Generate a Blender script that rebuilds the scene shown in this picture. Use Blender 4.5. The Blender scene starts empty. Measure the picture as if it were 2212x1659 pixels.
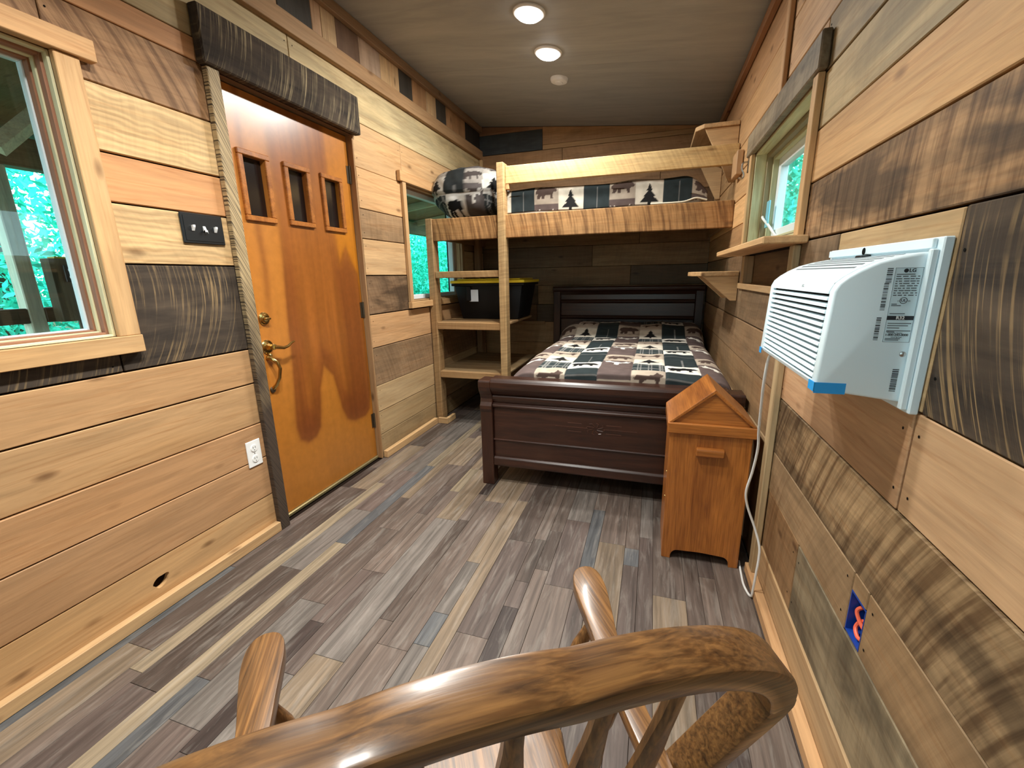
import bpy, bmesh, math, random
import numpy as np
from mathutils import Matrix, Vector

random.seed(7)
PI = math.pi
scene = bpy.context.scene
COL = scene.collection

# ------------------------------------------------------------------ camera
cam_d = bpy.data.cameras.new('camera')
cam = bpy.data.objects.new('camera', cam_d)
COL.objects.link(cam)
cam_d.sensor_width = 36.0
cam_d.lens = 36.0 * 933.66 / 2212.0
cam_d.clip_start = 0.02
cam_d.clip_end = 200
R_ = Vector((0.95259879, 0.30368368, -0.01821432))
U_ = Vector((-0.05611184, 0.23422461, 0.97056184))
F_ = Vector((-0.29901004, 0.923534, -0.24016233))
cm = Matrix.Identity(4)
for i in range(3):
    cm[i][0] = R_[i]; cm[i][1] = U_[i]; cm[i][2] = -F_[i]
cm[2][3] = 1.212
cam.matrix_world = cm
scene.camera = cam

# ------------------------------------------------------------------ world (bright hazy sky)
world = bpy.data.worlds.new('sky')
scene.world = world
world.use_nodes = True
wn = world.node_tree
bg = wn.nodes['Background']
bg.inputs['Color'].default_value = (0.64, 0.92, 1.0, 1)
bg.inputs['Strength'].default_value = 6.0

# ------------------------------------------------------------------ exposure
vs = scene.view_settings
vs.view_transform = 'Standard'
vs.look = 'None'
vs.gamma = 1.0
vs.exposure = -0.28
vs.use_curve_mapping = False
try:
    scene.cycles.use_denoising = True
    scene.cycles.max_bounces = 5
    scene.cycles.diffuse_bounces = 4
    scene.cycles.glossy_bounces = 3
    scene.cycles.transparent_max_bounces = 8
    scene.cycles.use_adaptive_sampling = True
    scene.cycles.adaptive_threshold = 0.04
    scene.cycles.use_light_tree = False
    scene.cycles.sample_clamp_indirect = 8.0
    scene.cycles.blur_glossy = 1.0
except Exception:
    pass
LAMP_W = 31.0          # power of one ceiling lamp
LAMP_COL = (1.0, 0.99, 0.93)

# ------------------------------------------------------------------ helpers
XL, XR, YB, YF = -1.735, 0.462, 4.45, -1.55     # room faces
WM = {}                                         # world matrices


def lin(c):
    out = []
    for v in c[:3]:
        v = v / 255.0
        out.append(v / 12.92 if v <= 0.04045 else ((v + 0.055) / 1.055) ** 2.4)
    return tuple(out)


def desat(t, k=0.09):
    g = 0.3 * t[0] + 0.59 * t[1] + 0.11 * t[2]
    return tuple(v + (g - v) * k for v in t)


def ceil_z(x):
    return 2.66 - 0.1 * (x - XL)


def link(o, parent=None, M=None):
    COL.objects.link(o)
    M = M if M is not None else Matrix.Identity(4)
    if parent is not None:
        o.parent = parent
        o.matrix_parent_inverse = WM[parent.name].inverted()
    o.matrix_basis = M
    WM[o.name] = M.copy()
    return o


def tag(o, label=None, cat=None, group=None, kind=None):
    if label: o['label'] = label
    if cat: o['category'] = cat
    if group: o['group'] = group
    if kind: o['kind'] = kind
    return o


def thing(name, label, cat, loc=(0, 0, 0), group=None, kind=None):
    e = bpy.data.objects.new(name, None)
    e.empty_display_size = 0.05
    link(e, None, Matrix.Translation(loc))
    return tag(e, label, cat, group, kind)


class MB:
    """collects shapes in world coordinates; build() makes ONE mesh object"""

    def __init__(self):
        self.v = []; self.f = []; self.smooth = False

    def add(self, verts, faces):
        b = len(self.v)
        self.v += [tuple(p) for p in verts]
        self.f += [tuple(b + i for i in f) for f in faces]
        return self

    def box(self, lo, hi):
        x0, y0, z0 = lo; x1, y1, z1 = hi
        return self.add([(x0, y0, z0), (x1, y0, z0), (x1, y1, z0), (x0, y1, z0), (x0, y0, z1), (x1, y0, z1), (x1, y1, z1), (x0, y1, z1)],
                        [(3, 2, 1, 0), (4, 5, 6, 7), (0, 1, 5, 4), (1, 2, 6, 5), (2, 3, 7, 6), (3, 0, 4, 7)])

    def prism(self, poly, axis, a, b):
        """poly: 2-D points of the plane across axis (order: remaining axes in xyz order)"""
        n = len(poly)

        def P(p, t):
            q = list(p); q.insert(axis, t); return tuple(q)
        vs_ = [P(p, a) for p in poly] + [P(p, b) for p in poly]
        fs = [tuple(range(n))[::-1], tuple(range(n, 2 * n))]
        fs += [(i, (i + 1) % n, n + (i + 1) % n, n + i) for i in range(n)]
        return self.add(vs_, fs)

    def tube(self, pts, rad, n=8, cap=True, up=None):
        pts = [Vector(p) for p in pts]
        m = len(pts)
        rad = rad if isinstance(rad, (list, tuple)) else [rad] * m
        rings = []
        prev = None
        for i, p in enumerate(pts):
            t = (pts[min(i + 1, m - 1)] - pts[max(i - 1, 0)]).normalized()
            if prev is None:
                a = Vector((0, 0, 1)) if abs(t.z) < 0.9 else Vector((1, 0, 0))
                u = t.cross(a).normalized()
            else:
                u = (prev - t * prev.dot(t)).normalized()
            prev = u
            w = t.cross(u)
            rings.append([p + (u * math.cos(2 * PI * k / n) + w * math.sin(2 * PI * k / n)) * rad[i] for k in range(n)])
        vs_ = [q for r in rings for q in r]
        fs = []
        for i in range(m - 1):
            for k in range(n):
                fs.append((i * n + k, i * n + (k + 1) % n, (i + 1) * n + (k + 1) % n, (i + 1) * n + k))
        if cap:
            fs.append(tuple(range(n))[::-1])
            fs.append(tuple((m - 1) * n + k for k in range(n)))
        return self.add(vs_, fs)

    def lathe(self, prof, n=20, M=None):
        """prof: (r, h) pairs about local z"""
        M = M or Matrix.Identity(4)
        vs_ = []; fs = []
        for r, h in prof:
            for k in range(n):
                vs_.append(M @ Vector((r * math.cos(2 * PI * k / n), r * math.sin(2 * PI * k / n), h)))
        for i in range(len(prof) - 1):
            for k in range(n):
                fs.append((i * n + k, i * n + (k + 1) % n, (i + 1) * n + (k + 1) % n, (i + 1) * n + k))
        fs.append(tuple(range(n))[::-1])
        fs.append(tuple((len(prof) - 1) * n + k for k in range(n)))
        return self.add(vs_, fs)

    def sweep(self, rings, cap=True, close=False):
        n = len(rings[0]); m = len(rings)
        vs_ = [q for r in rings for q in r]
        fs = []
        for i in range(m - 1 + (1 if close else 0)):
            j = (i + 1) % m
            for k in range(n):
                fs.append((i * n + k, i * n + (k + 1) % n, j * n + (k + 1) % n, j * n + k))
        if cap and not close:
            fs.append(tuple(range(n))[::-1])
            fs.append(tuple((m - 1) * n + k for k in range(n)))
        return self.add(vs_, fs)

    def build(self, name, mat, parent=None, origin=None, bevel=0.0, seg=1, smooth=False, color=None, M=None, angle=35):
        vs_ = np.array(self.v, dtype=float)
        if M is None:
            if origin is None:
                lo = vs_.min(0); hi = vs_.max(0)
                origin = ((lo[0] + hi[0]) / 2, (lo[1] + hi[1]) / 2, (lo[2] + hi[2]) / 2)
            M = Matrix.Translation(origin)
        Mi = M.inverted()
        bm = bmesh.new()
        bv = [bm.verts.new(Mi @ Vector(p)) for p in self.v]
        for f in self.f:
            try:
                bm.faces.new([bv[i] for i in f])
            except ValueError:
                pass
        bmesh.ops.recalc_face_normals(bm, faces=bm.faces)
        if bevel > 0:
            es = [e for e in bm.edges if len(e.link_faces) == 2 and e.calc_face_angle(0) > math.radians(angle)]
            bmesh.ops.bevel(bm, geom=es, offset=bevel, offset_type='OFFSET', segments=seg, profile=0.5, affect='EDGES', clamp_overlap=True)
        me = bpy.data.meshes.new(name)
        bm.to_mesh(me); bm.free()
        if smooth:
            me.polygons.foreach_set('use_smooth', [True] * len(me.polygons))
            try:
                me.set_sharp_from_angle(angle=math.radians(angle))
            except Exception:
                pass
        me.materials.append(mat)
        o = bpy.data.objects.new(name, me)
        link(o, parent, M)
        if color:
            o.color = color
        return o


ROT = {'x': Matrix.Identity(4),
       'y': Matrix.Rotation(PI / 2, 4, 'Z'),
       'z': Matrix.Rotation(-PI / 2, 4, 'Y')}


def board(name, parent, mat, lo, hi, grain='y', tone=(190, 150, 105), saw=0.0, stain=0, bevel=0.002, flip=False, jit=0.0):
    """a board whose local X runs along its grain"""
    c = [(a + b) / 2 for a, b in zip(lo, hi)]
    M = Matrix.Translation(c) @ ROT[grain]
    o = MB().box(lo, hi).build(name, mat, parent, M=M, bevel=bevel)
    t = desat(lin(tone))
    k = 0.90 * (1.0 + random.uniform(-jit, jit))
    o.color = (t[0] * k * 0.985, t[1] * k * 1.0, t[2] * k * 0.95, saw)
    o.pass_index = int(stain)
    return o


# ------------------------------------------------------------------ materials
def new_mat(name):
    m = bpy.data.materials.new(name)
    m.use_nodes = True
    nt = m.node_tree
    b = nt.nodes['Principled BSDF']
    return m, nt, b


def N(nt, t, **kw):
    n = nt.nodes.new(t)
    for k, v in kw.items():
        setattr(n, k, v)
    return n


def setin(n, **kw):
    for k, v in kw.items():
        n.inputs[k].default_value = v


def L(nt, a, b):
    nt.links.new(a, b)


def math_n(nt, op, a=None, b=None, clamp=False):
    n = N(nt, 'ShaderNodeMath', operation=op, use_clamp=clamp)
    for i, v in enumerate((a, b)):
        if v is None: continue
        if isinstance(v, (int, float)): n.inputs[i].default_value = v
        else: L(nt, v, n.inputs[i])
    return n.outputs[0]


def mix_c(nt, fac, a, b, blend='MIX'):
    n = N(nt, 'ShaderNodeMix', data_type='RGBA', blend_type=blend)
    n.clamp_factor = True
    for sock, v in ((n.inputs[0], fac), (n.inputs[6], a), (n.inputs[7], b)):
        if isinstance(v, (int, float)): sock.default_value = v
        elif isinstance(v, tuple): sock.default_value = (*v[:3], 1)
        else: L(nt, v, sock)
    return n.outputs[2]


def ramp(nt, fac, stops):
    n = N(nt, 'ShaderNodeValToRGB')
    e = n.color_ramp.elements
    while len(e) < len(stops): e.new(0.5)
    for i, (p, c) in enumerate(stops):
        e[i].position = p
        e[i].color = (c, c, c, 1) if isinstance(c, (int, float)) else (*c[:3], 1)
    L(nt, fac, n.inputs[0])
    return n.outputs[0]


def noise(nt, vec, scale, detail=4, rough=0.55, dist=0.0):
    n = N(nt, 'ShaderNodeTexNoise')
    setin(n, Scale=scale, Detail=detail, Roughness=rough, Distortion=dist)
    L(nt, vec, n.inputs['Vector'])
    return n.outputs['Fac']


def mapping(nt, vec, scale=(1, 1, 1), loc=(0, 0, 0)):
    n = N(nt, 'ShaderNodeMapping')
    n.inputs['Scale'].default_value = scale
    n.inputs['Location'].default_value = loc
    L(nt, vec, n.inputs['Vector'])
    return n.outputs['Vector']


def wood_coords(nt):
    tc = N(nt, 'ShaderNodeTexCoord')
    oi = N(nt, 'ShaderNodeObjectInfo')
    off = N(nt, 'ShaderNodeCombineXYZ')
    L(nt, math_n(nt, 'MULTIPLY', oi.outputs['Random'], 91.7), off.inputs[0])
    L(nt, math_n(nt, 'MULTIPLY', oi.outputs['Random'], 57.3), off.inputs[1])
    L(nt, math_n(nt, 'MULTIPLY', oi.outputs['Random'], 33.1), off.inputs[2])
    va = N(nt, 'ShaderNodeVectorMath', operation='ADD')
    L(nt, tc.outputs['Object'], va.inputs[0]); L(nt, off.outputs[0], va.inputs[1])
    return tc.outputs['Object'], va.outputs[0], oi


def lumber_mat(name='reclaimed_lumber', dark=False):
    """rough boards; object colour = tone, object alpha = saw marks, object index = weather stain"""
    m, nt, b = new_mat(name)
    raw, v, oi = wood_coords(nt)
    tone = oi.outputs['Color']; saw = oi.outputs['Alpha']; stain = math_n(nt, 'MULTIPLY', math_n(nt, 'MODULO', oi.outputs['Object Index'], 1000.0), 0.01); figw = math_n(nt, 'GREATER_THAN', oi.outputs['Object Index'], 999.0)
    g1 = noise(nt, mapping(nt, v, (0.8, 9, 9)), 2.0, 6, 0.6, 0.7)
    g2 = noise(nt, mapping(nt, v, (2.5, 70, 70)), 2.2, 3, 0.6, 0.2)
    big = noise(nt, mapping(nt, v, (0.8, 2.2, 2.2)), 1.8, 3, 0.5, 0.4)
    # cathedral figure
    wv = N(nt, 'ShaderNodeTexWave', wave_type='BANDS', bands_direction='Z', wave_profile='SIN')
    setin(wv, Scale=15.0, Distortion=11.0, Detail=2.0)
    wv.inputs['Detail Scale'].default_value = 0.8
    L(nt, mapping(nt, v, (0.45, 1.0, 1.0)), wv.inputs['Vector'])
    fig = wv.outputs['Fac']
    # circular-saw arcs: bands across the length, bent
    sx = N(nt, 'ShaderNodeSeparateXYZ'); L(nt, raw, sx.inputs[0])
    rnd = oi.outputs['Random']
    zz = math_n(nt, 'SUBTRACT', sx.outputs[2], 0.15) if dark else math_n(nt, 'ADD', sx.outputs[2], math_n(nt, 'MULTIPLY', math_n(nt, 'SUBTRACT', rnd, 0.5), 0.5))
    arc = math_n(nt, 'ADD', sx.outputs[0], math_n(nt, 'ADD', math_n(nt, 'MULTIPLY', math_n(nt, 'MULTIPLY', zz, zz), 1.1 if dark else 0.6), math_n(nt, 'MULTIPLY', sx.outputs[2], math_n(nt, 'ADD', math_n(nt, 'MULTIPLY', rnd, 0.08 if dark else 0.35), 0.03))))
    cv = N(nt, 'ShaderNodeCombineXYZ')
    L(nt, math_n(nt, 'ADD', math_n(nt, 'MULTIPLY', arc, 125.0 if dark else 46.0), math_n(nt, 'MULTIPLY', rnd, 77)), cv.inputs[0])
    L(nt, math_n(nt, 'MULTIPLY', sx.outputs[2], 3.0), cv.inputs[1])
    L(nt, math_n(nt, 'MULTIPLY', rnd, 13.0), cv.inputs[2])
    sn = noise(nt, cv.outputs[0], 1.0, 3, 0.65, 0.0)
    if dark:
        lines = ramp(nt, sn, [(0.0, 0.0), (0.53, 0.0), (0.63, 0.75), (0.78, 1.0)])
        patch = ramp(nt, noise(nt, mapping(nt, v, (2.0, 5, 5)), 1.6, 3, 0.6), [(0.36, 0.12), (0.62, 1.0)])
        lf = math_n(nt, 'MULTIPLY', math_n(nt, 'MULTIPLY', lines, patch), saw)
        base = mix_c(nt, ramp(nt, g1, [(0.3, 0.0), (0.75, 1.0)]), (0.028, 0.023, 0.020), (0.085, 0.062, 0.044))
        base = mix_c(nt, math_n(nt, 'MULTIPLY', ramp(nt, noise(nt, mapping(nt, v, (1.5, 3, 3)), 2.6, 3), [(0.5, 0.0), (0.8, 1.0)]), 0.35), base, (0.20, 0.145, 0.10))
        col = mix_c(nt, lf, base, tone)
        hgt = math_n(nt, 'ADD', math_n(nt, 'MULTIPLY', sn, 1.0), math_n(nt, 'MULTIPLY', g2, 0.3))
    else:
        k = math_n(nt, 'ADD', math_n(nt, 'MULTIPLY', g1, 0.95), 0.52)
        k = math_n(nt, 'MULTIPLY', k, math_n(nt, 'ADD', math_n(nt, 'MULTIPLY', g2, 0.30), 0.85))
        k = math_n(nt, 'MULTIPLY', k, math_n(nt, 'SUBTRACT', 1.04, math_n(nt, 'MULTIPLY', fig, math_n(nt, 'ADD', math_n(nt, 'MULTIPLY', figw, 0.20), 0.05))))
        cc = N(nt, 'ShaderNodeCombineXYZ')
        for i in range(3): L(nt, k, cc.inputs[i])
        col = mix_c(nt, 1.0, tone, cc.outputs[0], 'MULTIPLY')
        col = mix_c(nt, math_n(nt, 'MULTIPLY', ramp(nt, big, [(0.35, 0.0), (0.8, 1.0)]), 0.55), col, mix_c(nt, 1.0, col, (0.93, 0.80, 0.62), 'MULTIPLY'))
        # long reddish streaks
        st = noise(nt, mapping(nt, v, (0.7, 16, 16)), 2.6, 4, 0.6, 1.4)
        col = mix_c(nt, math_n(nt, 'MULTIPLY', ramp(nt, st, [(0.52, 0.0), (0.70, 1.0)]), 0.55), col, mix_c(nt, 1.0, col, (0.70, 0.56, 0.44), 'MULTIPLY'))
        # saw bands
        bands = ramp(nt, sn, [(0.36, 1.0), (0.58, 0.0)])
        col = mix_c(nt, math_n(nt, 'MULTIPLY', bands, saw), col, mix_c(nt, 1.0, col, (0.42, 0.37, 0.33), 'MULTIPLY'))
        # grey weather stain
        sn2 = noise(nt, mapping(nt, v, (1.2, 4.0, 4.0)), 1.7, 4, 0.6, 0.6)
        sf = math_n(nt, 'MULTIPLY', ramp(nt, sn2, [(0.44, 0.0), (0.60, 1.0)]), stain)
        col = mix_c(nt, sf, col, mix_c(nt, 1.0, col, (0.25, 0.25, 0.26), 'MULTIPLY'))
        # knots
        vo = N(nt, 'ShaderNodeTexVoronoi', feature='F1'); setin(vo, Scale=1.0)
        L(nt, mapping(nt, v, (3.0, 7.5, 7.5)), vo.inputs['Vector'])
        kn = ramp(nt, vo.outputs['Distance'], [(0.0, 1.0), (0.045, 0.85), (0.12, 0.0)])
        col = mix_c(nt, math_n(nt, 'MULTIPLY', kn, 0.75), col, mix_c(nt, 1.0, col, (0.22, 0.15, 0.11), 'MULTIPLY'))
        hgt = math_n(nt, 'ADD', math_n(nt, 'MULTIPLY', g2, 0.35), math_n(nt, 'MULTIPLY', math_n(nt, 'MULTIPLY', sn, saw), 0.9))
    L(nt, col, b.inputs['Base Color'])
    b.inputs['Roughness'].default_value = 0.8 if dark else 0.62
    b.inputs['Specular IOR Level'].default_value = 0.12 if dark else 0.30
    bp = N(nt, 'ShaderNodeBump'); setin(bp, Strength=0.35, Distance=0.004 if dark else 0.0025)
    L(nt, hgt, bp.inputs['Height']); L(nt, bp.outputs[0], b.inputs['Normal'])
    return m


def casing_mat():
    """pale weathered casing crossed by slanting dark saw scars, darker towards one end"""
    m, nt, b = new_mat('scarred_casing')
    raw, v, oi = wood_coords(nt)
    sx = N(nt, 'ShaderNodeSeparateXYZ'); L(nt, raw, sx.inputs[0])
    s = math_n(nt, 'ADD', sx.outputs[0], math_n(nt, 'MULTIPLY', sx.outputs[1], 2.0))
    cv = N(nt, 'ShaderNodeCombineXYZ'); L(nt, math_n(nt, 'MULTIPLY', s, 120.0), cv.inputs[0]); L(nt, math_n(nt, 'MULTIPLY', sx.outputs[1], 4.0), cv.inputs[1])
    sn = noise(nt, cv.outputs[0], 1.0, 2, 0.6)
    big = noise(nt, mapping(nt, v, (2.2, 6, 6)), 1.5, 3, 0.5)
    dk = math_n(nt, 'ADD', math_n(nt, 'MULTIPLY', big, 0.5), math_n(nt, 'MULTIPLY', sx.outputs[0], -0.42))
    base = mix_c(nt, ramp(nt, dk, [(0.12, 0.0), (0.42, 1.0)]), lin((176, 152, 112)), lin((74, 60, 48)))
    col = mix_c(nt, ramp(nt, sn, [(0.42, 0.9), (0.52, 0.0)]), base, lin((40, 32, 26)))
    L(nt, col, b.inputs['Base Color'])
    b.inputs['Roughness'].default_value = 0.65
    bp = N(nt, 'ShaderNodeBump'); setin(bp, Strength=0.35, Distance=0.003)
    L(nt, sn, bp.inputs['Height']); L(nt, bp.outputs[0], b.inputs['Normal'])
    return m


def floor_mat():
    m, nt, b = new_mat('vinyl_plank')
    raw, v, oi = wood_coords(nt)
    tone = oi.outputs['Color']
    g1 = noise(nt, mapping(nt, v, (1.2, 26, 26)), 2.0, 6, 0.62, 0.6)
    g2 = noise(nt, mapping(nt, v, (2.4, 18, 18)), 2.0, 5, 0.65, 0.8)
    big = noise(nt, mapping(nt, v, (1.6, 5, 5)), 1.3, 3, 0.5, 0.3)
    k = math_n(nt, 'ADD', math_n(nt, 'MULTIPLY', g1, 2.1), -0.05)
    k = math_n(nt, 'MULTIPLY', k, math_n(nt, 'ADD', math_n(nt, 'MULTIPLY', big, 0.5), 0.75))
    cc = N(nt, 'ShaderNodeCombineXYZ')
    for i in range(3): L(nt, k, cc.inputs[i])
    col = mix_c(nt, 1.0, tone, cc.outputs[0], 'MULTIPLY')
    # pale worn patches printed on the vinyl
    wear = math_n(nt, 'MULTIPLY', ramp(nt, g2, [(0.50, 0.0), (0.74, 1.0)]), 0.32)
    col = mix_c(nt, wear, col, (0.36, 0.33, 0.29))
    L(nt, col, b.inputs['Base Color'])
    L(nt, math_n(nt, 'ADD', math_n(nt, 'MULTIPLY', g2, 0.25), 0.36), b.inputs['Roughness'])
    b.inputs['Specular IOR Level'].default_value = 0.32
    bp = N(nt, 'ShaderNodeBump'); setin(bp, Strength=0.15, Distance=0.001)
    L(nt, g1, bp.inputs['Height']); L(nt, bp.outputs[0], b.inputs['Normal'])
    return m


def varnish_mat(name, c_light, c_dark, stretch=(1.2, 16, 16), rough=0.3, coat=0.3, fine=0.35, spec=0.5, pores=0.5):
    """finished furniture wood, grain along local X"""
    m, nt, b = new_mat(name)
    raw, v, oi = wood_coords(nt)
    g1 = noise(nt, mapping(nt, v, stretch), 2.0, 5, 0.6, 1.2)
    g2 = noise(nt, mapping(nt, v, (4, 130, 130)), 2.0, 2, 0.5, 0.1)
    col = mix_c(nt, ramp(nt, g1, [(0.28, 0.0), (0.72, 1.0)]), lin(c_dark), lin(c_light))
    pr = math_n(nt, 'MULTIPLY', ramp(nt, g2, [(0.35, 1.0), (0.55, 0.0)]), pores)
    col = mix_c(nt, pr, col, mix_c(nt, 1.0, col, (0.45, 0.38, 0.33), 'MULTIPLY'))
    L(nt, col, b.inputs['Base Color'])
    b.inputs['Roughness'].default_value = rough
    b.inputs['Specular IOR Level'].default_value = spec
    b.inputs['Coat Weight'].default_value = coat
    b.inputs['Coat Roughness'].default_value = 0.18
    bp = N(nt, 'ShaderNodeBump'); setin(bp, Strength=fine * 0.4, Distance=0.0012)
    L(nt, g2, bp.inputs['Height']); L(nt, bp.outputs[0], b.inputs['Normal'])
    return m


def plain(name, c, rough=0.5, metal=0.0, spec=0.5, var=0.06, coat=0.0, linear=False, scale=18):
    m, nt, b = new_mat(name)
    tc = N(nt, 'ShaderNodeTexCoord')
    n = noise(nt, tc.outputs['Object'], scale, 3, 0.5)
    base = c if linear else lin(c)
    dk = tuple(x * (1 - 2 * var) for x in base)
    L(nt, mix_c(nt, n, dk, base), b.inputs['Base Color'])
    b.inputs['Roughness'].default_value = rough
    b.inputs['Metallic'].default_value = metal
    b.inputs['Specular IOR Level'].default_value = spec
    b.inputs['Coat Weight'].default_value = coat
    return m


def glass_mat(name, tint=(0.97, 1.0, 1.0), refl=0.07, rough=0.0):
    m, nt, b = new_mat(name)
    out = nt.nodes['Material Output']
    tr = N(nt, 'ShaderNodeBsdfTransparent'); tr.inputs['Color'].default_value = (*tint, 1)
    gl = N(nt, 'ShaderNodeBsdfGlossy'); gl.inputs['Roughness'].default_value = rough
    lw = N(nt, 'ShaderNodeLayerWeight'); lw.inputs['Blend'].default_value = 0.5
    fac = math_n(nt, 'ADD', math_n(nt, 'MULTIPLY', math_n(nt, 'POWER', lw.outputs['Facing'], 5.0), 0.9), 0.03)
    mx = N(nt, 'ShaderNodeMixShader')
    L(nt, fac, mx.inputs[0]); L(nt, tr.outputs[0], mx.inputs[1]); L(nt, gl.outputs[0], mx.inputs[2])
    L(nt, mx.outputs[0], out.inputs['Surface'])
    return m


def attr_mat(name, rough=0.8, spec=0.2, bump=0.0, coat=0.0, sheen=0.0, weave=400):
    m, nt, b = new_mat(name)
    at = N(nt, 'ShaderNodeAttribute', attribute_name='Col')
    tc = N(nt, 'ShaderNodeTexCoord')
    n = noise(nt, tc.outputs['Object'], 30, 4, 0.6)
    k = math_n(nt, 'ADD', math_n(nt, 'MULTIPLY', n, 0.4), 0.8)
    cc = N(nt, 'ShaderNodeCombineXYZ')
    for i in range(3): L(nt, k, cc.inputs[i])
    L(nt, mix_c(nt, 1.0, at.outputs['Color'], cc.outputs[0], 'MULTIPLY'), b.inputs['Base Color'])
    b.inputs['Roughness'].default_value = rough
    b.inputs['Specular IOR Level'].default_value = spec
    b.inputs['Coat Weight'].default_value = coat
    b.inputs['Coat Roughness'].default_value = 0.25
    if bump:
        bp = N(nt, 'ShaderNodeBump'); setin(bp, Strength=bump, Distance=0.003)
        L(nt, n, bp.inputs['Height']); L(nt, bp.outputs[0], b.inputs['Normal'])
    return m


def emit_mat(name, c, s):
    m, nt, b = new_mat(name)
    b.inputs['Base Color'].default_value = (*c, 1)
    b.inputs['Emission Color'].default_value = (*c, 1)
    b.inputs['Emission Strength'].default_value = s
    return m


def ply_mat():
    m, nt, b = new_mat('birch_plywood')
    raw, v, oi = wood_coords(nt)
    g1 = noise(nt, mapping(nt, v, (0.7, 4.5, 4.5)), 1.4, 5, 0.6, 1.6)
    g2 = noise(nt, mapping(nt, v, (3, 60, 60)), 2.0, 3, 0.5, 0.2)
    col = mix_c(nt, ramp(nt, g1, [(0.3, 0.0), (0.7, 1.0)]), lin((152, 152, 148)), lin((174, 172, 166)))
    col = mix_c(nt, math_n(nt, 'MULTIPLY', g2, 0.25), col, lin((138, 137, 131)))
    L(nt, col, b.inputs['Base Color'])
    b.inputs['Roughness'].default_value = 0.6
    b.inputs['Specular IOR Level'].default_value = 0.25
    return m


def leaf_mat():
    m, nt, b = new_mat('leaf')
    geo = N(nt, 'ShaderNodeNewGeometry')
    tc = N(nt, 'ShaderNodeTexCoord')
    n = noise(nt, tc.outputs['Object'], 2.3, 3, 0.6)
    n2 = noise(nt, tc.outputs['Object'], 14, 2, 0.6)
    c = mix_c(nt, ramp(nt, n, [(0.35, 0.0), (0.65, 1.0)]), (0.015, 0.46, 0.29), (0.05, 0.80, 0.60))
    c = mix_c(nt, ramp(nt, n2, [(0.4, 0.0), (0.7, 0.6)]), c, (0.10, 0.93, 0.80))
    L(nt, c, b.inputs['Base Color'])
    b.inputs['Roughness'].default_value = 0.6
    b.inputs['Specular IOR Level'].default_value = 0.2
    b.inputs['Transmission Weight'].default_value = 0.0
    return m


M_LUM = lumber_mat('reclaimed_lumber')
M_DARK = lumber_mat('barn_board', dark=True)
M_CASING = casing_mat()
M_FLOOR = floor_mat()
M_PLY = ply_mat()
M_OAK = varnish_mat('golden_oak', (148, 104, 58), (66, 44, 26), (1.6, 52, 52), 0.36, 0.35, pores=0.7)
M_BIN = varnish_mat('orange_oak', (194, 122, 54), (136, 78, 32), (0.9, 8, 8), 0.35, 0.3)
M_CHERRY = varnish_mat('dark_cherry', (66, 37, 25), (38, 20, 14), (1.2, 12, 12), 0.34, 0.2, pores=0.3)
M_BRASS = plain('brass', (205, 175, 110), 0.22, 1.0)
M_STEEL = plain('brushed_steel', (190, 190, 188), 0.3, 1.0)
M_OLDMETAL = plain('dull_metal', (105, 95, 80), 0.45, 0.9)
M_WHITE = plain('white_plastic', (238, 238, 236), 0.38, var=0.015)
M_AC = plain('ac_housing', (224, 241, 248), 0.4, var=0.01)
M_VINYL = plain('white_vinyl', (226, 236, 240), 0.4, var=0.02)
M_BLACK = plain('black_metal', (22, 24, 26), 0.35, 0.0, 0.5)
M_VOID = plain('dark_void', (9, 8, 8), 0.9, spec=0.1)
M_BACKING = plain('wall_backing', (30, 20, 14), 0.9, spec=0.1)
M_TOTE = plain('black_plastic', (10, 11, 13), 0.5, spec=0.25)
M_YELLOW = plain('yellow_plastic', (226, 196, 40), 0.4)
M_BLUE = plain('blue_plastic', (22, 62, 150), 0.4)
M_TAPE = plain('blue_tape', (28, 150, 222), 0.6)
M_ORANGE = plain('orange_wire', (232, 104, 74), 0.45)
M_CORD = plain('white_cord', (238, 240, 238), 0.45)
M_INK = plain('black_ink', (30, 34, 40), 0.6)
M_GREYINK = plain('grey_ink', (96, 106, 112), 0.6)
M_PAPER = plain('label_paper', (206, 228, 236), 0.5, var=0.01)
M_GLASS = glass_mat('window_glass')
M_DGLASS = plain('obscure_glass', (30, 24, 24), 0.18, spec=0.6, var=0.3, scale=60)
M_LEAF = leaf_mat()
M_BARK = plain('bark', (88, 74, 60), 0.9, var=0.3, spec=0.1)
M_GROUND = plain('forest_floor', (92, 96, 70), 0.95, var=0.3, spec=0.05, scale=4)
M_LAMP = emit_mat('lamp_lens', (1.0, 0.98, 0.95), 14.0)
M_LAMP.cycles.emission_sampling = 'NONE'
M_QUILT = attr_mat('printed_quilt', 0.85, 0.15, 0.25)
M_DOOR = attr_mat('stained_veneer', 0.33, 0.5, 0.0, 0.35)
M_WELT = plain('cream_piping', (214, 206, 186), 0.8)

# ================================================================== ROOM SHELL
def split_holes(a, b, z0, z1, holes):
    """pieces (a,b,z0,z1) of a board left after cutting rectangular holes"""
    pieces = [(a, b, z0, z1)]
    for (ha, hb, hz0, hz1) in holes:
        nxt = []
        for (pa, pb, p0, p1) in pieces:
            if hb <= pa or ha >= pb or hz1 <= p0 or hz0 >= p1:
                nxt.append((pa, pb, p0, p1)); continue
            if pa < ha: nxt.append((pa, ha, p0, p1))
            if hb < pb: nxt.append((hb, pb, p0, p1))
            m0, m1 = max(pa, ha), min(pb, hb)
            if p0 < hz0: nxt.append((m0, m1, p0, hz0))
            if p1 > hz1: nxt.append((m0, m1, hz1, p1))
        pieces = nxt
    return [p for p in pieces if p[1] - p[0] > 0.015 and p[3] - p[2] > 0.012]


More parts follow.
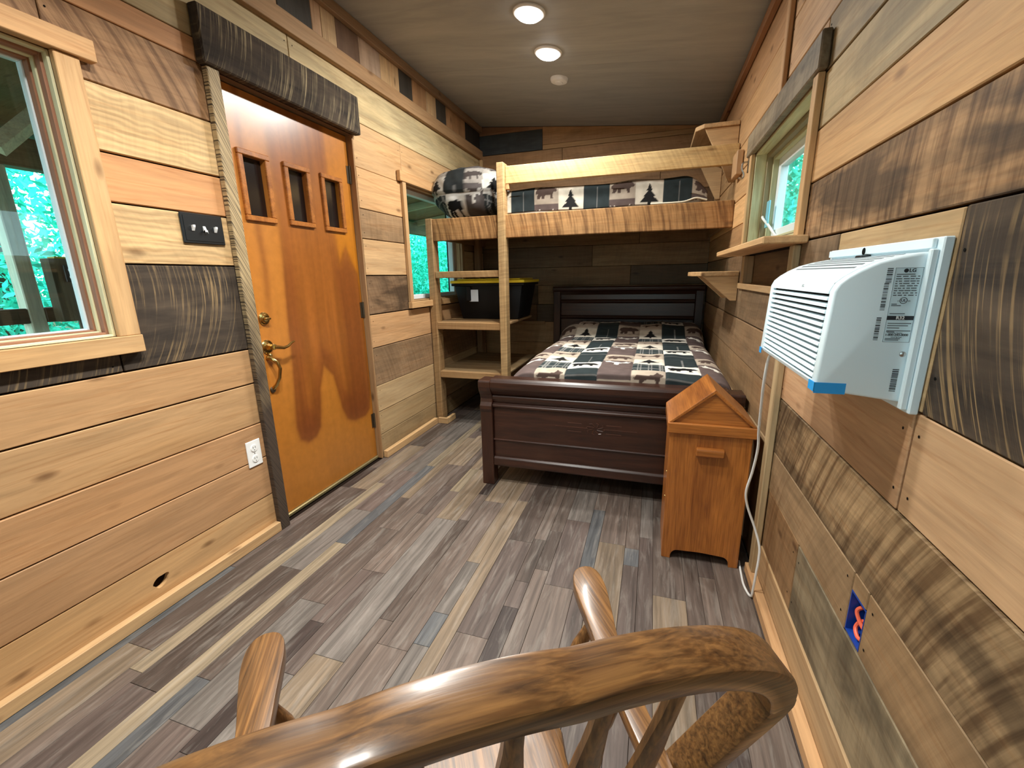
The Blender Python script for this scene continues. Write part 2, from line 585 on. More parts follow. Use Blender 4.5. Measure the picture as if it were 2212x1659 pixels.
def backing(name, side, holes, label):
    mb = MB()
    if side in 'LR':
        x0, x1 = (XL - 0.135, XL - 0.022) if side == 'L' else (XR + 0.022, XR + 0.135)
        top = ceil_z(XL) if side == 'L' else ceil_z(XR)
        for (a, b, z0, z1) in split_holes(YF, YB, 0.0, top, holes):
            mb.box((x0, a, z0), (x1, b, z1))
    o = mb.build(name, M_BACKING, None, origin=(x0, YF, 0))
    return tag(o, label, 'wall', kind='structure')


NAILS = {}


def nail(wall, y, z, side):
    NAILS.setdefault(wall, []).append((y, z, side))


def planks(parent, side, rows, holes, gap=0.0035):
    for (z0, z1, segs) in rows:
        for s in segs:
            a, b, tone = s[0], s[1], s[2]
            saw = s[3] if len(s) > 3 else 0.0
            stain = s[4] if len(s) > 4 else 0
            dark = s[5] if len(s) > 5 else False
            off = random.uniform(-0.0035, 0.0015)
            gap = random.choice((0.003, 0.004, 0.006, 0.0075))
            for (pa, pb, p0, p1) in split_holes(a, b, z0, z1, holes):
                if side == 'L':
                    lo, hi = (XL - 0.021, pa + gap / 2, p0 + gap / 2), (XL + off, pb - gap / 2, p1 - gap / 2)
                else:
                    lo, hi = (XR - off, pa + gap / 2, p0 + gap / 2), (XR + 0.021, pb - gap / 2, p1 - gap / 2)
                board('plank', parent, M_DARK if dark else M_LUM, lo, hi, 'y', tone, saw, stain, 0.0022, jit=0.05)
                if pb - pa > 0.25 and p1 - p0 > 0.09:
                    for yy in (pa + 0.025, pb - 0.025):
                        for q in (0.2, 0.8):
                            nail(side, yy + random.uniform(-.008, .008), p0 + (p1 - p0) * q, off)


DOOR_H = (1.535, 2.405, 0.0, 2.04)
WIN1_H = (-0.35, 0.99, 1.04, 1.886)
WIN2_H = (2.93, 3.86, 1.045, 1.875)
WIN3_H = (1.76, 2.69, 1.335, 1.80)
NICHE_H = (1.82, 2.69, 1.155, 1.30)
BOX_H = (0.952, 1.022, 0.413, 0.516)

# ---- floor
floor = MB().box((XL - 0.14, YF - 0.14, -0.08), (XR + 0.14, YB + 0.14, -0.006)).build('floor', M_BACKING, None, origin=(0, 0, -0.006))
tag(floor, 'vinyl plank floor in mixed grey brown and tan strips', 'floor', kind='structure')
FT = [((128, 112, 102), 6), ((154, 134, 112), 4), ((112, 97, 90), 7), ((78, 66, 62), 3), ((132, 123, 116), 4), ((172, 154, 128), 2), ((110, 111, 113), 2), ((102, 88, 80), 4)]
FTL = [c for c, w in FT for _ in range(w)]
FTW = [(128, 112, 102), (112, 97, 90), (120, 104, 97), (102, 88, 80), (132, 123, 116), (118, 103, 94), (150, 131, 110)]
x = XL
widths = [0.06, 0.12, 0.06, 0.118, 0.062, 0.06, 0.12, 0.06]
wi = 0
while x < XR - 0.005:
    w = widths[wi % len(widths)]; wi += 1
    x1 = min(x + w, XR)
    if XR - x1 < 0.03: x1 = XR
    y = YF - random.uniform(0, 0.5)
    last = None
    while y < YB:
        l = random.choice([0.14, 0.32, 0.55, 0.8, 1.0, 1.25]) * random.uniform(0.85, 1.15)
        if w > 0.1: l = max(l, 0.5)
        pool = FTW if w > .1 else FTL
        c = random.choice(pool)
        while c == last: c = random.choice(pool)
        last = c
        y0, y1 = max(y, YF), min(y + l, YB)
        y += l
        if y1 - y0 < 0.05: continue
        o = MB().box((x + .0006, y0 + .0006, -0.006), (x1 - .0006, y1 - .0006, random.uniform(-0.0004, 0.0))).build(
            'plank', M_FLOOR, floor, M=Matrix.Translation(((x + x1) / 2, (y0 + y1) / 2, -0.003)) @ ROT['y'], bevel=0.0006)
        t = lin(c); k = random.uniform(0.46, 0.64)
        o.color = (t[0] * k, t[1] * k, t[2] * k, 1)
    x = x1

# ---- left wall
wall_left = backing('wall_left', 'L', [DOOR_H, WIN1_H, WIN2_H], 'left wall of reclaimed boards with the door')
PALE, ORG, TAN, GRY = (214, 178, 128), (206, 152, 100), (190, 148, 104), (150, 124, 94)
DL = (170, 138, 96)      # light scratches of the dark boards
N0 = YF
rowsL_near = [
    (0.0, 0.198, [(N0, 0.30, (186, 146, 104)), ]),
    (0.198, 0.396, [(N0, 1.532, (186, 140, 98))]),
    (0.396, 0.564, [(N0, 1.532, (192, 144, 100))]),
    (0.564, 0.757, [(N0, -0.2, (180, 138, 96)), (-0.2, 1.532, (194, 150, 104))]),
    (0.757, 0.915, [(N0, 1.532, (194, 148, 102))]),
    (0.915, 1.28, [(N0, 1.532, DL, 0.9, 0, True)]),
    (1.28, 1.478, [(N0, 1.532, (218, 178, 126), 0.12, 1000)]),
    (1.478, 1.635, [(N0, 1.532, (206, 148, 98))]),
    (1.635, 1.841, [(N0, 1.532, (222, 184, 132), 0.15, 1000)]),
    (1.841, 2.044, [(N0, 1.532, (178, 134, 94), 0.85, 25)]),
    (2.044, 2.127, [(N0, 1.52, (214, 152, 100)), (1.52, 2.41, (170, 130, 96))]),
    (2.127, 2.37, [(N0, 1.10, (190, 160, 120)), (1.10, 1.97, (206, 182, 138), 0, 30), (1.97, YB, (210, 186, 142), 0, 30)]),
]
rowsL_far = [
    (1.872, 2.127, [(2.40, YB, (206, 164, 118))]),
    (1.638, 1.872, [(2.40, YB, (210, 164, 116))]),
    (1.462, 1.638, [(2.40, YB, (166, 132, 98), 0.25, 40)]),
    (1.238, 1.462, [(2.40, YB, (206, 164, 118))]),
    (0.99, 1.238, [(2.40, YB, (140, 110, 84), 0.3, 85)]),
    (0.77, 0.99, [(2.40, YB, (208, 158, 110))]),
    (0.515, 0.77, [(2.40, YB, (168, 132, 98), 0.35, 35)]),
    (0.334, 0.515, [(2.40, YB, (198, 164, 122))]),
    (0.168, 0.334, [(2.40, YB, (192, 160, 118))]),
    (0.0, 0.168, [(2.40, YB, (176, 146, 106), 0.1, 30)]),
]
HL = [DOOR_H, WIN1_H, WIN2_H]
planks(wall_left, 'L', rowsL_near, HL)
planks(wall_left, 'L', rowsL_far, HL)
# bottom board with the open knot hole
hy, hz, ra, rb = 0.947, 0.106, 0.030, 0.0215
yA, yB_, zA, zB = 0.303, 1.530, 0.002, 0.1965
angs = [2 * PI * k / 28 for k in range(28)] + [math.atan2(zz - hz, yy - hy) % (2 * PI) for yy in (yA, yB_) for zz in (zA, zB)]
angs = sorted(set(round(a, 5) for a in angs))
inn = []; out = []
for a in angs:
    ca, sa = math.cos(a), math.sin(a)
    wob = 1 + 0.10 * math.sin(3 * a + 1) + 0.05 * math.sin(5 * a)
    tilt = 0.35
    dy, dz = ra * wob * ca, rb * wob * sa
    inn.append((hy + dy * math.cos(tilt) - dz * math.sin(tilt), hz + dy * math.sin(tilt) + dz * math.cos(tilt)))
    t = 1e9
    if ca > 1e-6: t = min(t, (yB_ - hy) / ca)
    if ca < -1e-6: t = min(t, (yA - hy) / ca)
    if sa > 1e-6: t = min(t, (zB - hz) / sa)
    if sa < -1e-6: t = min(t, (zA - hz) / sa)
    out.append((hy + ca * t, hz + sa * t))
n = len(angs)
mb = MB()
for (xf, xb) in ((XL, XL - 0.021),):
    V = [(xf, *p) for p in out] + [(xf, *p) for p in inn] + [(xb, *p) for p in inn] + [(xb, *p) for p in out]
    Fc = []
    for i in range(n):
        j = (i + 1) % n
        for r in range(3):
            Fc.append((r * n + i, r * n + j, (r + 1) * n + j, (r + 1) * n + i))
        Fc.append((3 * n + i, 3 * n + j, j, i))
    mb.add(V, Fc)
o = mb.build('plank', M_LUM, wall_left, M=Matrix.Translation((XL, 0.9, 0.1)) @ ROT['y'])
o.color = (*lin((190, 152, 108)), 0)
tag(o, 'bottom board with an open knot hole')
# short upright boards over the ledger
ys = [(-1.55, -1.2, 1), (-1.2, -0.8, 0), (-0.8, -0.45, 2), (-0.45, -0.2, 0), (-0.2, 0.2, 1), (0.2, 0.5, 3), (0.5, 0.9, 0), (0.9, 1.2, 1), (1.2, 1.5, 2), (1.5, 1.68, 0), (1.68, 1.93, 1),
      (1.93, 2.157, 3), (2.157, 2.23, 1), (2.23, 2.345, 0), (2.345, 2.545, 4), (2.545, 2.76, 5), (2.76, 2.98, 0), (2.98, 3.155, 3), (3.155, 3.36, 2),
      (3.36, 3.52, 0), (3.52, 3.70, 3), (3.70, 4.10, 2), (4.10, 4.45, 6)]
UT = {0: (206, 168, 124), 1: (196, 156, 122), 2: (190, 142, 98), 3: (72, 66, 60), 4: (118, 88, 68), 5: (188, 156, 132), 6: (60, 54, 50)}
for (a, b, t) in ys:
    board('plank', wall_left, M_LUM, (XL - 0.021, a + .001, 2.372), (XL + random.uniform(-.002, .001), b - .001, 2.655), 'z', UT[t], 0.1, 20, 0.002)

# ---- right wall
wall_right = backing('wall_right', 'R', [WIN3_H, (1.82, 2.69, 1.155, 1.30), BOX_H], 'right wall of reclaimed boards with the air conditioner')
SB = (150, 118, 84)
rowsR = [
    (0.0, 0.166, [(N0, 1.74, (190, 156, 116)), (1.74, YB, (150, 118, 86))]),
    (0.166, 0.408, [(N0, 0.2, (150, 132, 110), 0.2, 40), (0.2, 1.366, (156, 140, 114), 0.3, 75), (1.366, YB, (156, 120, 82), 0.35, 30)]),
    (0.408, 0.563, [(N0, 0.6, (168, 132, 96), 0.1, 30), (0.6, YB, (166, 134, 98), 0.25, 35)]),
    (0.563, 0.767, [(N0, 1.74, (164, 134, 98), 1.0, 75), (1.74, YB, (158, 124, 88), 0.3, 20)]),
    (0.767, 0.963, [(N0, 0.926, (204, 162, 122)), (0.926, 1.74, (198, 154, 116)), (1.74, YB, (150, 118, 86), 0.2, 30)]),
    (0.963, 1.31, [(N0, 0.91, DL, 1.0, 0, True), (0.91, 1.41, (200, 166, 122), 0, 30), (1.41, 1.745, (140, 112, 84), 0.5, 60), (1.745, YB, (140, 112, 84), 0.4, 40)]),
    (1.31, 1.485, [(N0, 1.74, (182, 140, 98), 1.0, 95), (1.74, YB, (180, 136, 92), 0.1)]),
    (1.485, 1.637, [(N0, YB, (216, 168, 114))]),
    (1.637, 1.80, [(N0, 2.72, (208, 182, 138), 0.1, 45), (2.72, YB, (196, 152, 104))]),
    (1.80, 1.957, [(N0, 1.75, (184, 160, 122), 0.1, 65), (1.75, YB, (190, 148, 102))]),
    (1.957, 2.16, [(N0, 2.21, (206, 166, 128), 0, 20), (2.21, YB, (192, 150, 106))]),
    (2.16, 2.41, [(N0, 2.21, (206, 164, 124)), (2.21, YB, (190, 146, 106))]),
]
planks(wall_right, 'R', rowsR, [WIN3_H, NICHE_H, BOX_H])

# ---- back wall
mb = MB().box((XL - 0.13, YB + 0.022, 0), (XR + 0.13, YB + 0.12, 2.42))
mb.prism([(XL - 0.13, 2.42), (XR + 0.13, 2.42), (XR + 0.13, ceil_z(XR + .13)), (XL - 0.13, ceil_z(XL - .13))], 1, YB + 0.022, YB + 0.12)
wall_back = mb.build('wall_back', M_BACKING, None, origin=(0, YB, 0))
tag(wall_back, 'end wall of reclaimed boards behind the bunk', 'wall', kind='structure')
rowsB = [(0, .2), (.2, .37), (.37, .535), (.535, .75), (.75, .93), (.93, 1.12), (1.12, 1.30), (1.30, 1.50), (1.50, 1.72), (1.72, 1.95), (1.95, 2.15), (2.15, 2.392)]
for i, (a, b) in enumerate(rowsB):
    cut = random.uniform(-1.2, 0.1)
    for (xa, xb) in ((XL, cut), (cut, XR)):
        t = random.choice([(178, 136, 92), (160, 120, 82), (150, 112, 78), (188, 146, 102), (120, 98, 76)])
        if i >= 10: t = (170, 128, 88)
        elif i > 3: t = tuple(c_ * .8 for c_ in t)  # under-bunk shade worked into the tone of these rows
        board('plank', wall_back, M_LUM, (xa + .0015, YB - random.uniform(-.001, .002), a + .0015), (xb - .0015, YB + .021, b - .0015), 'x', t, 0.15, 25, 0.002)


def top_board(xa, xb, z0, tone, dark):
    mb = MB().prism([(xa, z0), (xb, z0), (xb, ceil_z(xb) - .003), (xa, ceil_z(xa) - .003)], 1, YB, YB + .021)
    o = mb.build('plank', M_LUM, wall_back, bevel=0.0015)
    o.color = (*lin(tone), 0.1); o.pass_index = 30
    return o


board('plank', wall_back, M_LUM, (XL + .002, YB - .004, 2.394), (-1.09, YB + .021, 2.572), 'x', (66, 70, 74), 0.1, 40)
board('plank', wall_back, M_LUM, (-1.088, YB, 2.394), (XR - .002, YB + .021, 2.435), 'x', (180, 140, 96))
board('cleat', wall_back, M_LUM, (-1.36, YB - .028, .725), (-1.06, YB - .003, .758), 'x', (170, 132, 92))
top_board(XL + .002, -1.09, 2.574, (150, 110, 80), 0)
top_board(-1.088, XR - .002, 2.437, (172, 132, 92), 0)

# ---- wall behind the camera, with a wide window
mb = MB()
WIN4 = (-0.75, 0.30, 0.95, 1.9)
for (a, b, z0, z1) in split_holes(XL - .13, XR + .13, 0, 2.41, [WIN4]):
    mb.box((a, YF - 0.12, z0), (b, YF - 0.001, z1))
wall_front = mb.build('wall_front', M_LUM, None, M=Matrix.Translation((-0.6, YF, 1.2)))
wall_front.color = (*lin((190, 150, 108)), 0)
tag(wall_front, 'board wall behind the viewer with a wide window', 'wall', kind='structure')

# ---- ceiling
mb = MB()
x0, x1 = XL - 0.14, XR + 0.14
mb.prism([(x0, ceil_z(x0) + .012), (x1, ceil_z(x1) + .012), (x1, ceil_z(x1) + .10), (x0, ceil_z(x0) + .10)], 1, YF - .14, YB + .14)
ceiling = mb.build('ceiling', M_BACKING, None, origin=(0, 0, 2.6))
tag(ceiling, 'sloping plywood ceiling', 'ceiling', kind='structure')
for (a, b) in ((YF, -0.45), (-0.45, 0.77), (0.77, 1.99), (1.99, 3.21), (3.21, 4.45)):
    a += .001; b -= .001
    mb = MB().prism([(XL, ceil_z(XL)), (XR, ceil_z(XR)), (XR, ceil_z(XR) + .011), (XL, ceil_z(XL) + .011)], 1, a, b)
    mb.build('panel', M_PLY, ceiling, bevel=0.001)

# ---- nails
for side, lst in NAILS.items():
    mb = MB()
    for (y, z, off) in lst:
        xx = XL + off + 0.0008 if side == 'L' else XR - off - 0.0008
        ring = [(xx, y + .0032 * math.cos(k * PI / 3), z + .0032 * math.sin(k * PI / 3)) for k in range(6)]
        mb.add(ring, [tuple(range(6))])
    par = wall_left if side == 'L' else wall_right
    o = mb.build('nail_heads', M_VOID, par)
    o['kind'] = 'stuff'

# ---- trims -------------------------------------------------------
def trim(n, lo, hi, grain, tone, label, mat=None, saw=0.0, stain=0, bevel=0.003):
    o = board('trim_%d' % n, None, mat or M_LUM, lo, hi, grain, tone, saw, stain, bevel)
    return tag(o, label, 'trim', kind='structure')


trim(1, (XL + .001, 1.482, 0.0), (XL + 0.030, 1.536, 2.036), 'z', (176, 150, 112), 'rough sawn upright casing with slanting saw scars beside the door latch', M_CASING, 0.9)
trim(2, (XL + .001, 1.462, 2.037), (XL + 0.046, 2.425, 2.238), 'y', (176, 156, 122), 'wide weathered dark board over the door', M_DARK, 1.0, bevel=0.006)
trim(3, (XL + .001, YF, 2.355), (XL + 0.032, YB, 2.436), 'y', (176, 136, 96), 'long brown ledger strip high on the left wall', bevel=0.002)
trim(4, (XL + .001, YF, 2.600), (XL + 0.034, YB, 2.655), 'y', (158, 124, 94), 'ceiling strip along the top of the left wall')
trim(5, (XR - 0.030, YF, 2.352), (XR - .001, YB, 2.400), 'y', (150, 106, 74), 'brown ceiling strip along the top of the right wall')
trim(6, (XR - 0.020, 2.205, 1.915), (XR - .001, 2.25, 2.351), 'z', (196, 150, 104), 'upright batten between the window header and the ceiling')
trim(7, (XR - 0.024, 1.722, 0.04), (XR - .001, 1.772, 1.298), 'z', (190, 164, 126), 'upright batten below the shelf beside the waste bin', stain=20)
trim(8, (XL + .003, YB - 0.035, 1.66), (XL + 0.036, YB - .001, 2.354), 'z', (206, 172, 130), 'corner strip where left wall meets end wall')
o = MB().box((XL - 0.07, 1.537, 0.0), (XL - 0.028, 2.389, 0.021)).build('trim_9', plain('threshold_metal', (196, 180, 130), 0.35, 0.8), None, bevel=0.004)
tag(o, 'metal threshold strip under the door', 'trim', kind='structure')
# door jambs
o = board('trim_10', None, M_LUM, (XL - 0.13, 2.3925, 0.0), (XL + 0.001, 2.4035, 2.039), 'z', (168, 128, 88)); tag(o, 'hinge side jamb of the door', 'trim', kind='structure')
o = board('trim_11', None, M_LUM, (XL - 0.13, 1.5365, 0.0), (XL - 0.001, 1.5465, 2.039), 'z', (168, 128, 88)); tag(o, 'latch side jamb of the door', 'trim', kind='structure')
o = board('trim_12', None, M_LUM, (XL - 0.13, 1.548, 2.0355), (XL - 0.001, 2.392, 2.0395), 'y', (120, 90, 62)); tag(o, 'head jamb of the door', 'trim', kind='structure')

# baseboards
bl = board('baseboard_left', None, M_LUM, (XL + .001, YF, 0.001), (XL + 0.031, 1.48, 0.049), 'y', (206, 164, 116), bevel=0.002)
tag(bl, 'pale baseboard strip along the left wall', 'baseboard', kind='structure')
board('baseboard_strip', bl, M_LUM, (XL + .001, 2.41, 0.001), (XL + 0.034, 3.17, 0.05), 'y', (208, 166, 118), bevel=0.002)
board('baseboard_strip', bl, M_LUM, (XL + .034, 3.172, 0.001), (XL + 0.125, 3.198, 0.05), 'x', (206, 166, 118), bevel=0.002)
board('baseboard_strip', bl, M_LUM, (XL + .10, 3.20, 0.001), (XL + 0.127, 3.33, 0.05), 'y', (206, 166, 118), bevel=0.002)
br_ = board('baseboard_right', None, M_LUM, (XR - 0.033, YF, 0.001), (XR - .001, 1.79, 0.04), 'y', (206, 160, 114), bevel=0.002)
tag(br_, 'pale baseboard strip along the right wall', 'baseboard', kind='structure')
bb = board('baseboard_back', None, M_LUM, (XL + .04, YB - 0.03, 0.001), (XR - .04, YB - .001, 0.05), 'x', (150, 116, 80), bevel=0.002)
tag(bb, 'baseboard strip along the end wall', 'baseboard', kind='structure')

# ================================================================== WINDOWS
def stepped_frame(root, side, y0, y1, z0, z1, steps):
    """jamb steps round an opening; steps: (depth0, depth1, inset, tone, mat)"""
    for (d0, d1, ins, tone, mat, nm) in steps:
        if side == 'L': xa, xb = XL - d1, XL - d0
        else: xa, xb = XR + d0, XR + d1
        e = 0.02
        for lo, hi, g in (((xa, y0 - 0.0, z0), (xb, y0 + ins, z1), 'z'), ((xa, y1 - ins, z0), (xb, y1, z1), 'z'),
                          ((xa, y0 + ins, z0), (xb, y1 - ins, z0 + ins), 'y'), ((xa, y0 + ins, z1 - ins), (xb, y1 - ins, z1), 'y')):
            if mat is None:
                board(nm, root, M_LUM, lo, hi, g, tone, 0, 0, 0.0015)
            else:
                MB().box(lo, hi).build(nm, mat, root, bevel=0.002)


PINE, RED = (232, 224, 186), (164, 112, 86)
w1 = thing('window_1', 'large window with stepped pine jambs in the left wall', 'window', (XL, 0.3, 1.04), kind='structure')
a, b, z0, z1 = WIN1_H
stepped_frame(w1, 'L', a, b, z0, z1, [(0.0, 0.022, 0.008, PINE, None, 'jamb'), (0.022, 0.045, 0.015, RED, None, 'jamb'), (0.045, 0.062, 0.019, PINE, None, 'stop'),
                                      (0.062, 0.085, 0.024, RED, None, 'stop'), (0.085, 0.11, 0.028, None, M_VINYL, 'sash')])
MB().box((XL - 0.102, a + 0.028, z0 + 0.028), (XL - 0.098, b - 0.028, z1 - 0.028)).build('glass_pane', M_GLASS, w1)
CT = (204, 158, 110)
board('casing', w1, M_LUM, (XL + .002, b - 0.002, z0), (XL + 0.022, 1.053, z1), 'z', (208, 164, 114))
board('casing', w1, M_LUM, (XL + .002, a - 0.062, z0), (XL + 0.022, a + .002, z1), 'z', (208, 164, 114))
board('apron', w1, M_LUM, (XL + .002, a - 0.064, 0.980), (XL + 0.026, 1.056, z0 - 0.0005), 'y', (206, 162, 112))
board('head_casing', w1, M_LUM, (XL + .002, a - 0.11, z1 + .001), (XL + 0.034, 1.095, 1.948), 'y', (210, 160, 108))

w2 = thing('window_2', 'tall window beside the ladder posts in the left wall', 'window', (XL, 3.4, 1.04), kind='structure')
a, b, z0, z1 = WIN2_H
stepped_frame(w2, 'L', a, b, z0, z1, [(0.0, 0.035, 0.008, (190, 150, 104), None, 'jamb'), (0.035, 0.055, 0.014, (150, 112, 82), None, 'stop'), (0.055, 0.10, 0.045, None, M_VINYL, 'sash')])
MB().box((XL - 0.085, a + 0.045, z0 + 0.045), (XL - 0.08, b - 0.045, z1 - 0.045)).build('glass_pane', M_GLASS, w2)
board('casing', w2, M_LUM, (XL + .002, 2.888, z0), (XL + 0.024, 2.932, z1), 'z', (200, 156, 108))
board('casing', w2, M_LUM, (XL + .002, 3.858, z0), (XL + 0.024, 3.91, z1), 'z', (170, 130, 92))
board('head_casing', w2, M_LUM, (XL + .002, 2.852, z1 + .001), (XL + 0.030, 3.945, 1.943), 'y', (206, 158, 108))
board('sill', w2, M_LUM, (XL + .002, 2.882, 0.998), (XL + 0.036, 3.92, z0 - .001), 'y', (204, 160, 112))

w3 = thing('window_3', 'small deep window over the shelf in the right wall', 'window', (XR, 2.2, 1.335), kind='structure')
a, b, z0, z1 = WIN3_H
stepped_frame(w3, 'R', a, b, z0, z1, [(0.0, 0.05, 0.010, (206, 200, 158), None, 'jamb'), (0.05, 0.075, 0.03, (150, 136, 104), None, 'stop'), (0.075, 0.10, 0.045, (196, 196, 158), None, 'jamb'), (0.10, 0.135, 0.085, None, M_VINYL, 'sash')])
MB().box((XR + 0.117, a + 0.08, z0 + 0.08), (XR + 0.121, b - 0.08, z1 - 0.08)).build('glass_pane', M_GLASS, w3)
MB().box((XR + 0.108, 2.20, z0 + 0.08), (XR + 0.114, 2.235, z1 - 0.08)).build('mullion', M_VINYL, w3)
board('casing', w3, M_LUM, (XR - 0.021, 1.712, z0 - .01), (XR - .002, 1.761, z1 - .001), 'z', (214, 172, 122))
board('casing', w3, M_LUM, (XR - 0.021, 2.689, z0 - .01), (XR - .002, 2.735, z1 - .001), 'z', (204, 164, 116))
board('head_casing', w3, M_LUM, (XR - 0.030, 1.692, z1), (XR - .002, 2.78, 1.905), 'y', (150, 134, 112), 0.55, 55, bevel=0.004)

w4 = thing('window_4', 'wide window in the wall behind the viewer', 'window', (-0.22, YF, 0.95), kind='structure')
a, b, z0, z1 = WIN4
for lo, hi in (((a, YF - .1, z0), (a + .05, YF - .02, z1)), ((b - .05, YF - .1, z0), (b, YF - .02, z1)), ((a + .05, YF - .1, z0), (b - .05, YF - .02, z0 + .05)), ((a + .05, YF - .1, z1 - .05), (b - .05, YF - .02, z1))):
    MB().box(lo, hi).build('sash', M_VINYL, w4, bevel=0.002)
MB().box((a + .05, YF - .062, z0 + .05), (b - .05, YF - .058, z1 - .05)).build('glass_pane', M_GLASS, w4)

# ================================================================== DOOR
door = thing('door_1', 'orange stained wooden door with three small dark panes and brass handle', 'door', (-1.795, 2.0, 0.02), kind='structure')
DX = -1.775
dy0, dy1, dz0, dz1 = 1.549, 2.390, 0.023, 2.031
PANES = [(1.640, 1.760, 1.508, 1.762), (1.898, 2.020, 1.512, 1.762), (2.155, 2.277, 1.508, 1.762)]
ysg = sorted(set([round(v, 4) for v in np.linspace(dy0, dy1, 90)] + [p[0] for p in PANES] + [p[1] for p in PANES]))
zsg = sorted(set([round(v, 4) for v in np.linspace(dz0, dz1, 220)] + [p[2] for p in PANES] + [p[3] for p in PANES]))
ny, nz = len(ysg), len(zsg)


def in_pane(y, z):
    return any(p[0] < y < p[1] and p[2] < z < p[3] for p in PANES)


V = []; Fc = []
for d in (0.0, 0.042):
    for z in zsg:
        for y in ysg: V.append((DX - d, y, z))
for s in (0, 1):
    o_ = s * ny * nz
    for j in range(nz - 1):
        for i in range(ny - 1):
            if in_pane((ysg[i] + ysg[i + 1]) / 2, (zsg[j] + zsg[j + 1]) / 2): continue
            q = (o_ + j * ny + i, o_ + j * ny + i + 1, o_ + (j + 1) * ny + i + 1, o_ + (j + 1) * ny + i)
            Fc.append(q if s == 0 else q[::-1])
h = ny * nz
for i in range(ny - 1):
    Fc.append((i, h + i, h + i + 1, i + 1)); t_ = (nz - 1) * ny + i
    Fc.append((t_, t_ + 1, h + t_ + 1, h + t_))
for j in range(nz - 1):
    Fc.append((j * ny, (j + 1) * ny, h + (j + 1) * ny, h + j * ny)); t_ = j * ny + ny - 1
    Fc.append((t_, h + t_, h + t_ + ny, t_ + ny))
yi = {v: i for i, v in enumerate(ysg)}; zi = {v: i for i, v in enumerate(zsg)}
for (a, b, c, d) in PANES:
    for j in range(zi[c], zi[d]):
        for yy in (a, b):
            t_ = j * ny + yi[yy]; Fc.append((t_, t_ + ny, h + t_ + ny, h + t_))
    for i in range(yi[a], yi[b]):
        for zz in (c, d):
            t_ = zi[zz] * ny + i; Fc.append((t_, t_ + 1, h + t_ + 1, h + t_))


def poly_dist(P, poly):
    """signed distance (negative inside) of points P (n,2) to polygon"""
    poly = np.array(poly, float)
    n = len(poly)
    d2 = np.full(len(P), 1e9); inside = np.zeros(len(P), bool)
    for i in range(n):
        a = poly[i]; b = poly[(i + 1) % n]
        e = b - a; w = P - a
        t = np.clip((w @ e) / max(e @ e, 1e-12), 0, 1)
        d2 = np.minimum(d2, ((w - t[:, None] * e) ** 2).sum(1))
        c = ((a[1] > P[:, 1]) != (b[1] > P[:, 1]))
        with np.errstate(divide='ignore', invalid='ignore'):
            xx = (b[0] - a[0]) * (P[:, 1] - a[1]) / (b[1] - a[1]) + a[0]
        inside ^= (c & (P[:, 0] < xx))
    d = np.sqrt(d2)
    return np.where(inside, -d, d)


rng = np.random.RandomState(3)


def vnoise(P, fx, fy, seed=0):
    """smooth value noise"""
    r = np.random.RandomState(seed); G = r.rand(64, 64)
    u = P[:, 0] * fx; v = P[:, 1] * fy
    i = np.floor(u).astype(int); j = np.floor(v).astype(int)
    fu = u - i; fv = v - j
    fu = fu * fu * (3 - 2 * fu); fv = fv * fv * (3 - 2 * fv)
    g = lambda a, b: G[a % 64, b % 64]
    return (g(i, j) * (1 - fu) + g(i + 1, j) * fu) * (1 - fv) + (g(i, j + 1) * (1 - fu) + g(i + 1, j + 1) * fu) * fv


VN = np.array(V)
P2 = VN[:, 1:3].copy()
wob = P2.copy()
wob[:, 0] += (vnoise(P2, 3, 2.2, 1) - .5) * .05
flame = [(1.79, 2.1), (1.79, 1.34), (1.775, 1.06), (1.765, 0.79), (1.745, 0.45), (1.76, 0.38), (1.80, 0.352), (1.85, 0.36), (1.885, 0.40), (1.925, 0.62), (1.99, 0.757), (2.06, 0.67),
         (2.095, 0.45), (2.13, 0.375), (2.19, 0.347), (2.29, 0.345), (2.335, 0.375), (2.355, 0.48), (2.36, 0.9), (2.365, 1.25), (2.29, 1.40), (2.22, 1.30), (2.20, 1.55), (2.20, 2.1)]
D = poly_dist(wob, flame)
inner1 = [(1.86, 2.1), (1.85, 1.3), (1.85, 0.9), (1.825, 0.55), (1.86, 0.50), (1.90, 0.66), (1.99, 0.85), (2.07, 0.78), (2.12, 0.55), (2.17, 0.52), (2.2, 0.9), (2.16, 1.3), (2.14, 2.1)]
D2 = poly_dist(wob, inner1)
edge = np.exp(-(D / 0.012) ** 2)
ins = 1 / (1 + np.exp(D / 0.010))
ins2 = 1 / (1 + np.exp(D2 / 0.012))
streak = vnoise(wob, 38, 1.2, 5) * .6 + vnoise(wob, 90, 2.0, 6) * .4
gold = np.array(lin((180, 112, 36))); mid = np.array(lin((148, 86, 33))); deep = np.array(lin((106, 52, 24))); lite = np.array(lin((190, 116, 46)))
low = np.clip((P2[:, 1] - 0.0) / 0.9, 0, 1)[:, None]
base = gold * (0.80 + .2 * low) + (vnoise(P2, 3, 1.0, 9)[:, None] - .5) * .04
C = base * (1 - ins[:, None]) + (mid * (.8 + .4 * streak[:, None])) * ins[:, None]
zz_ = P2[:, 1]
band = ins * (1 - ins2) * np.clip((1.55 - zz_) / .3, 0.25, 1)
C = C * (1 - .55 * band[:, None]) + deep * .55 * band[:, None]
bottoms = ins * np.clip((0.62 - zz_) / 0.2, 0, 1)
C = C * (1 - .5 * bottoms[:, None]) + deep * .5 * bottoms[:, None]
C = C * (1 - .55 * edge[:, None] * np.clip((1.5 - zz_) / .3, .1, 1)[:, None]) + deep * (.55 * edge * np.clip((1.5 - zz_) / .3, .1, 1))[:, None]
ls = np.exp(-((P2[:, 0] - 1.665 - .015 * np.sin(zz_ * 6)) / 0.02) ** 2) * np.clip((zz_ - .9) / .3, 0, 1) * .5
C = C * (1 - ls[:, None]) + deep * ls[:, None]
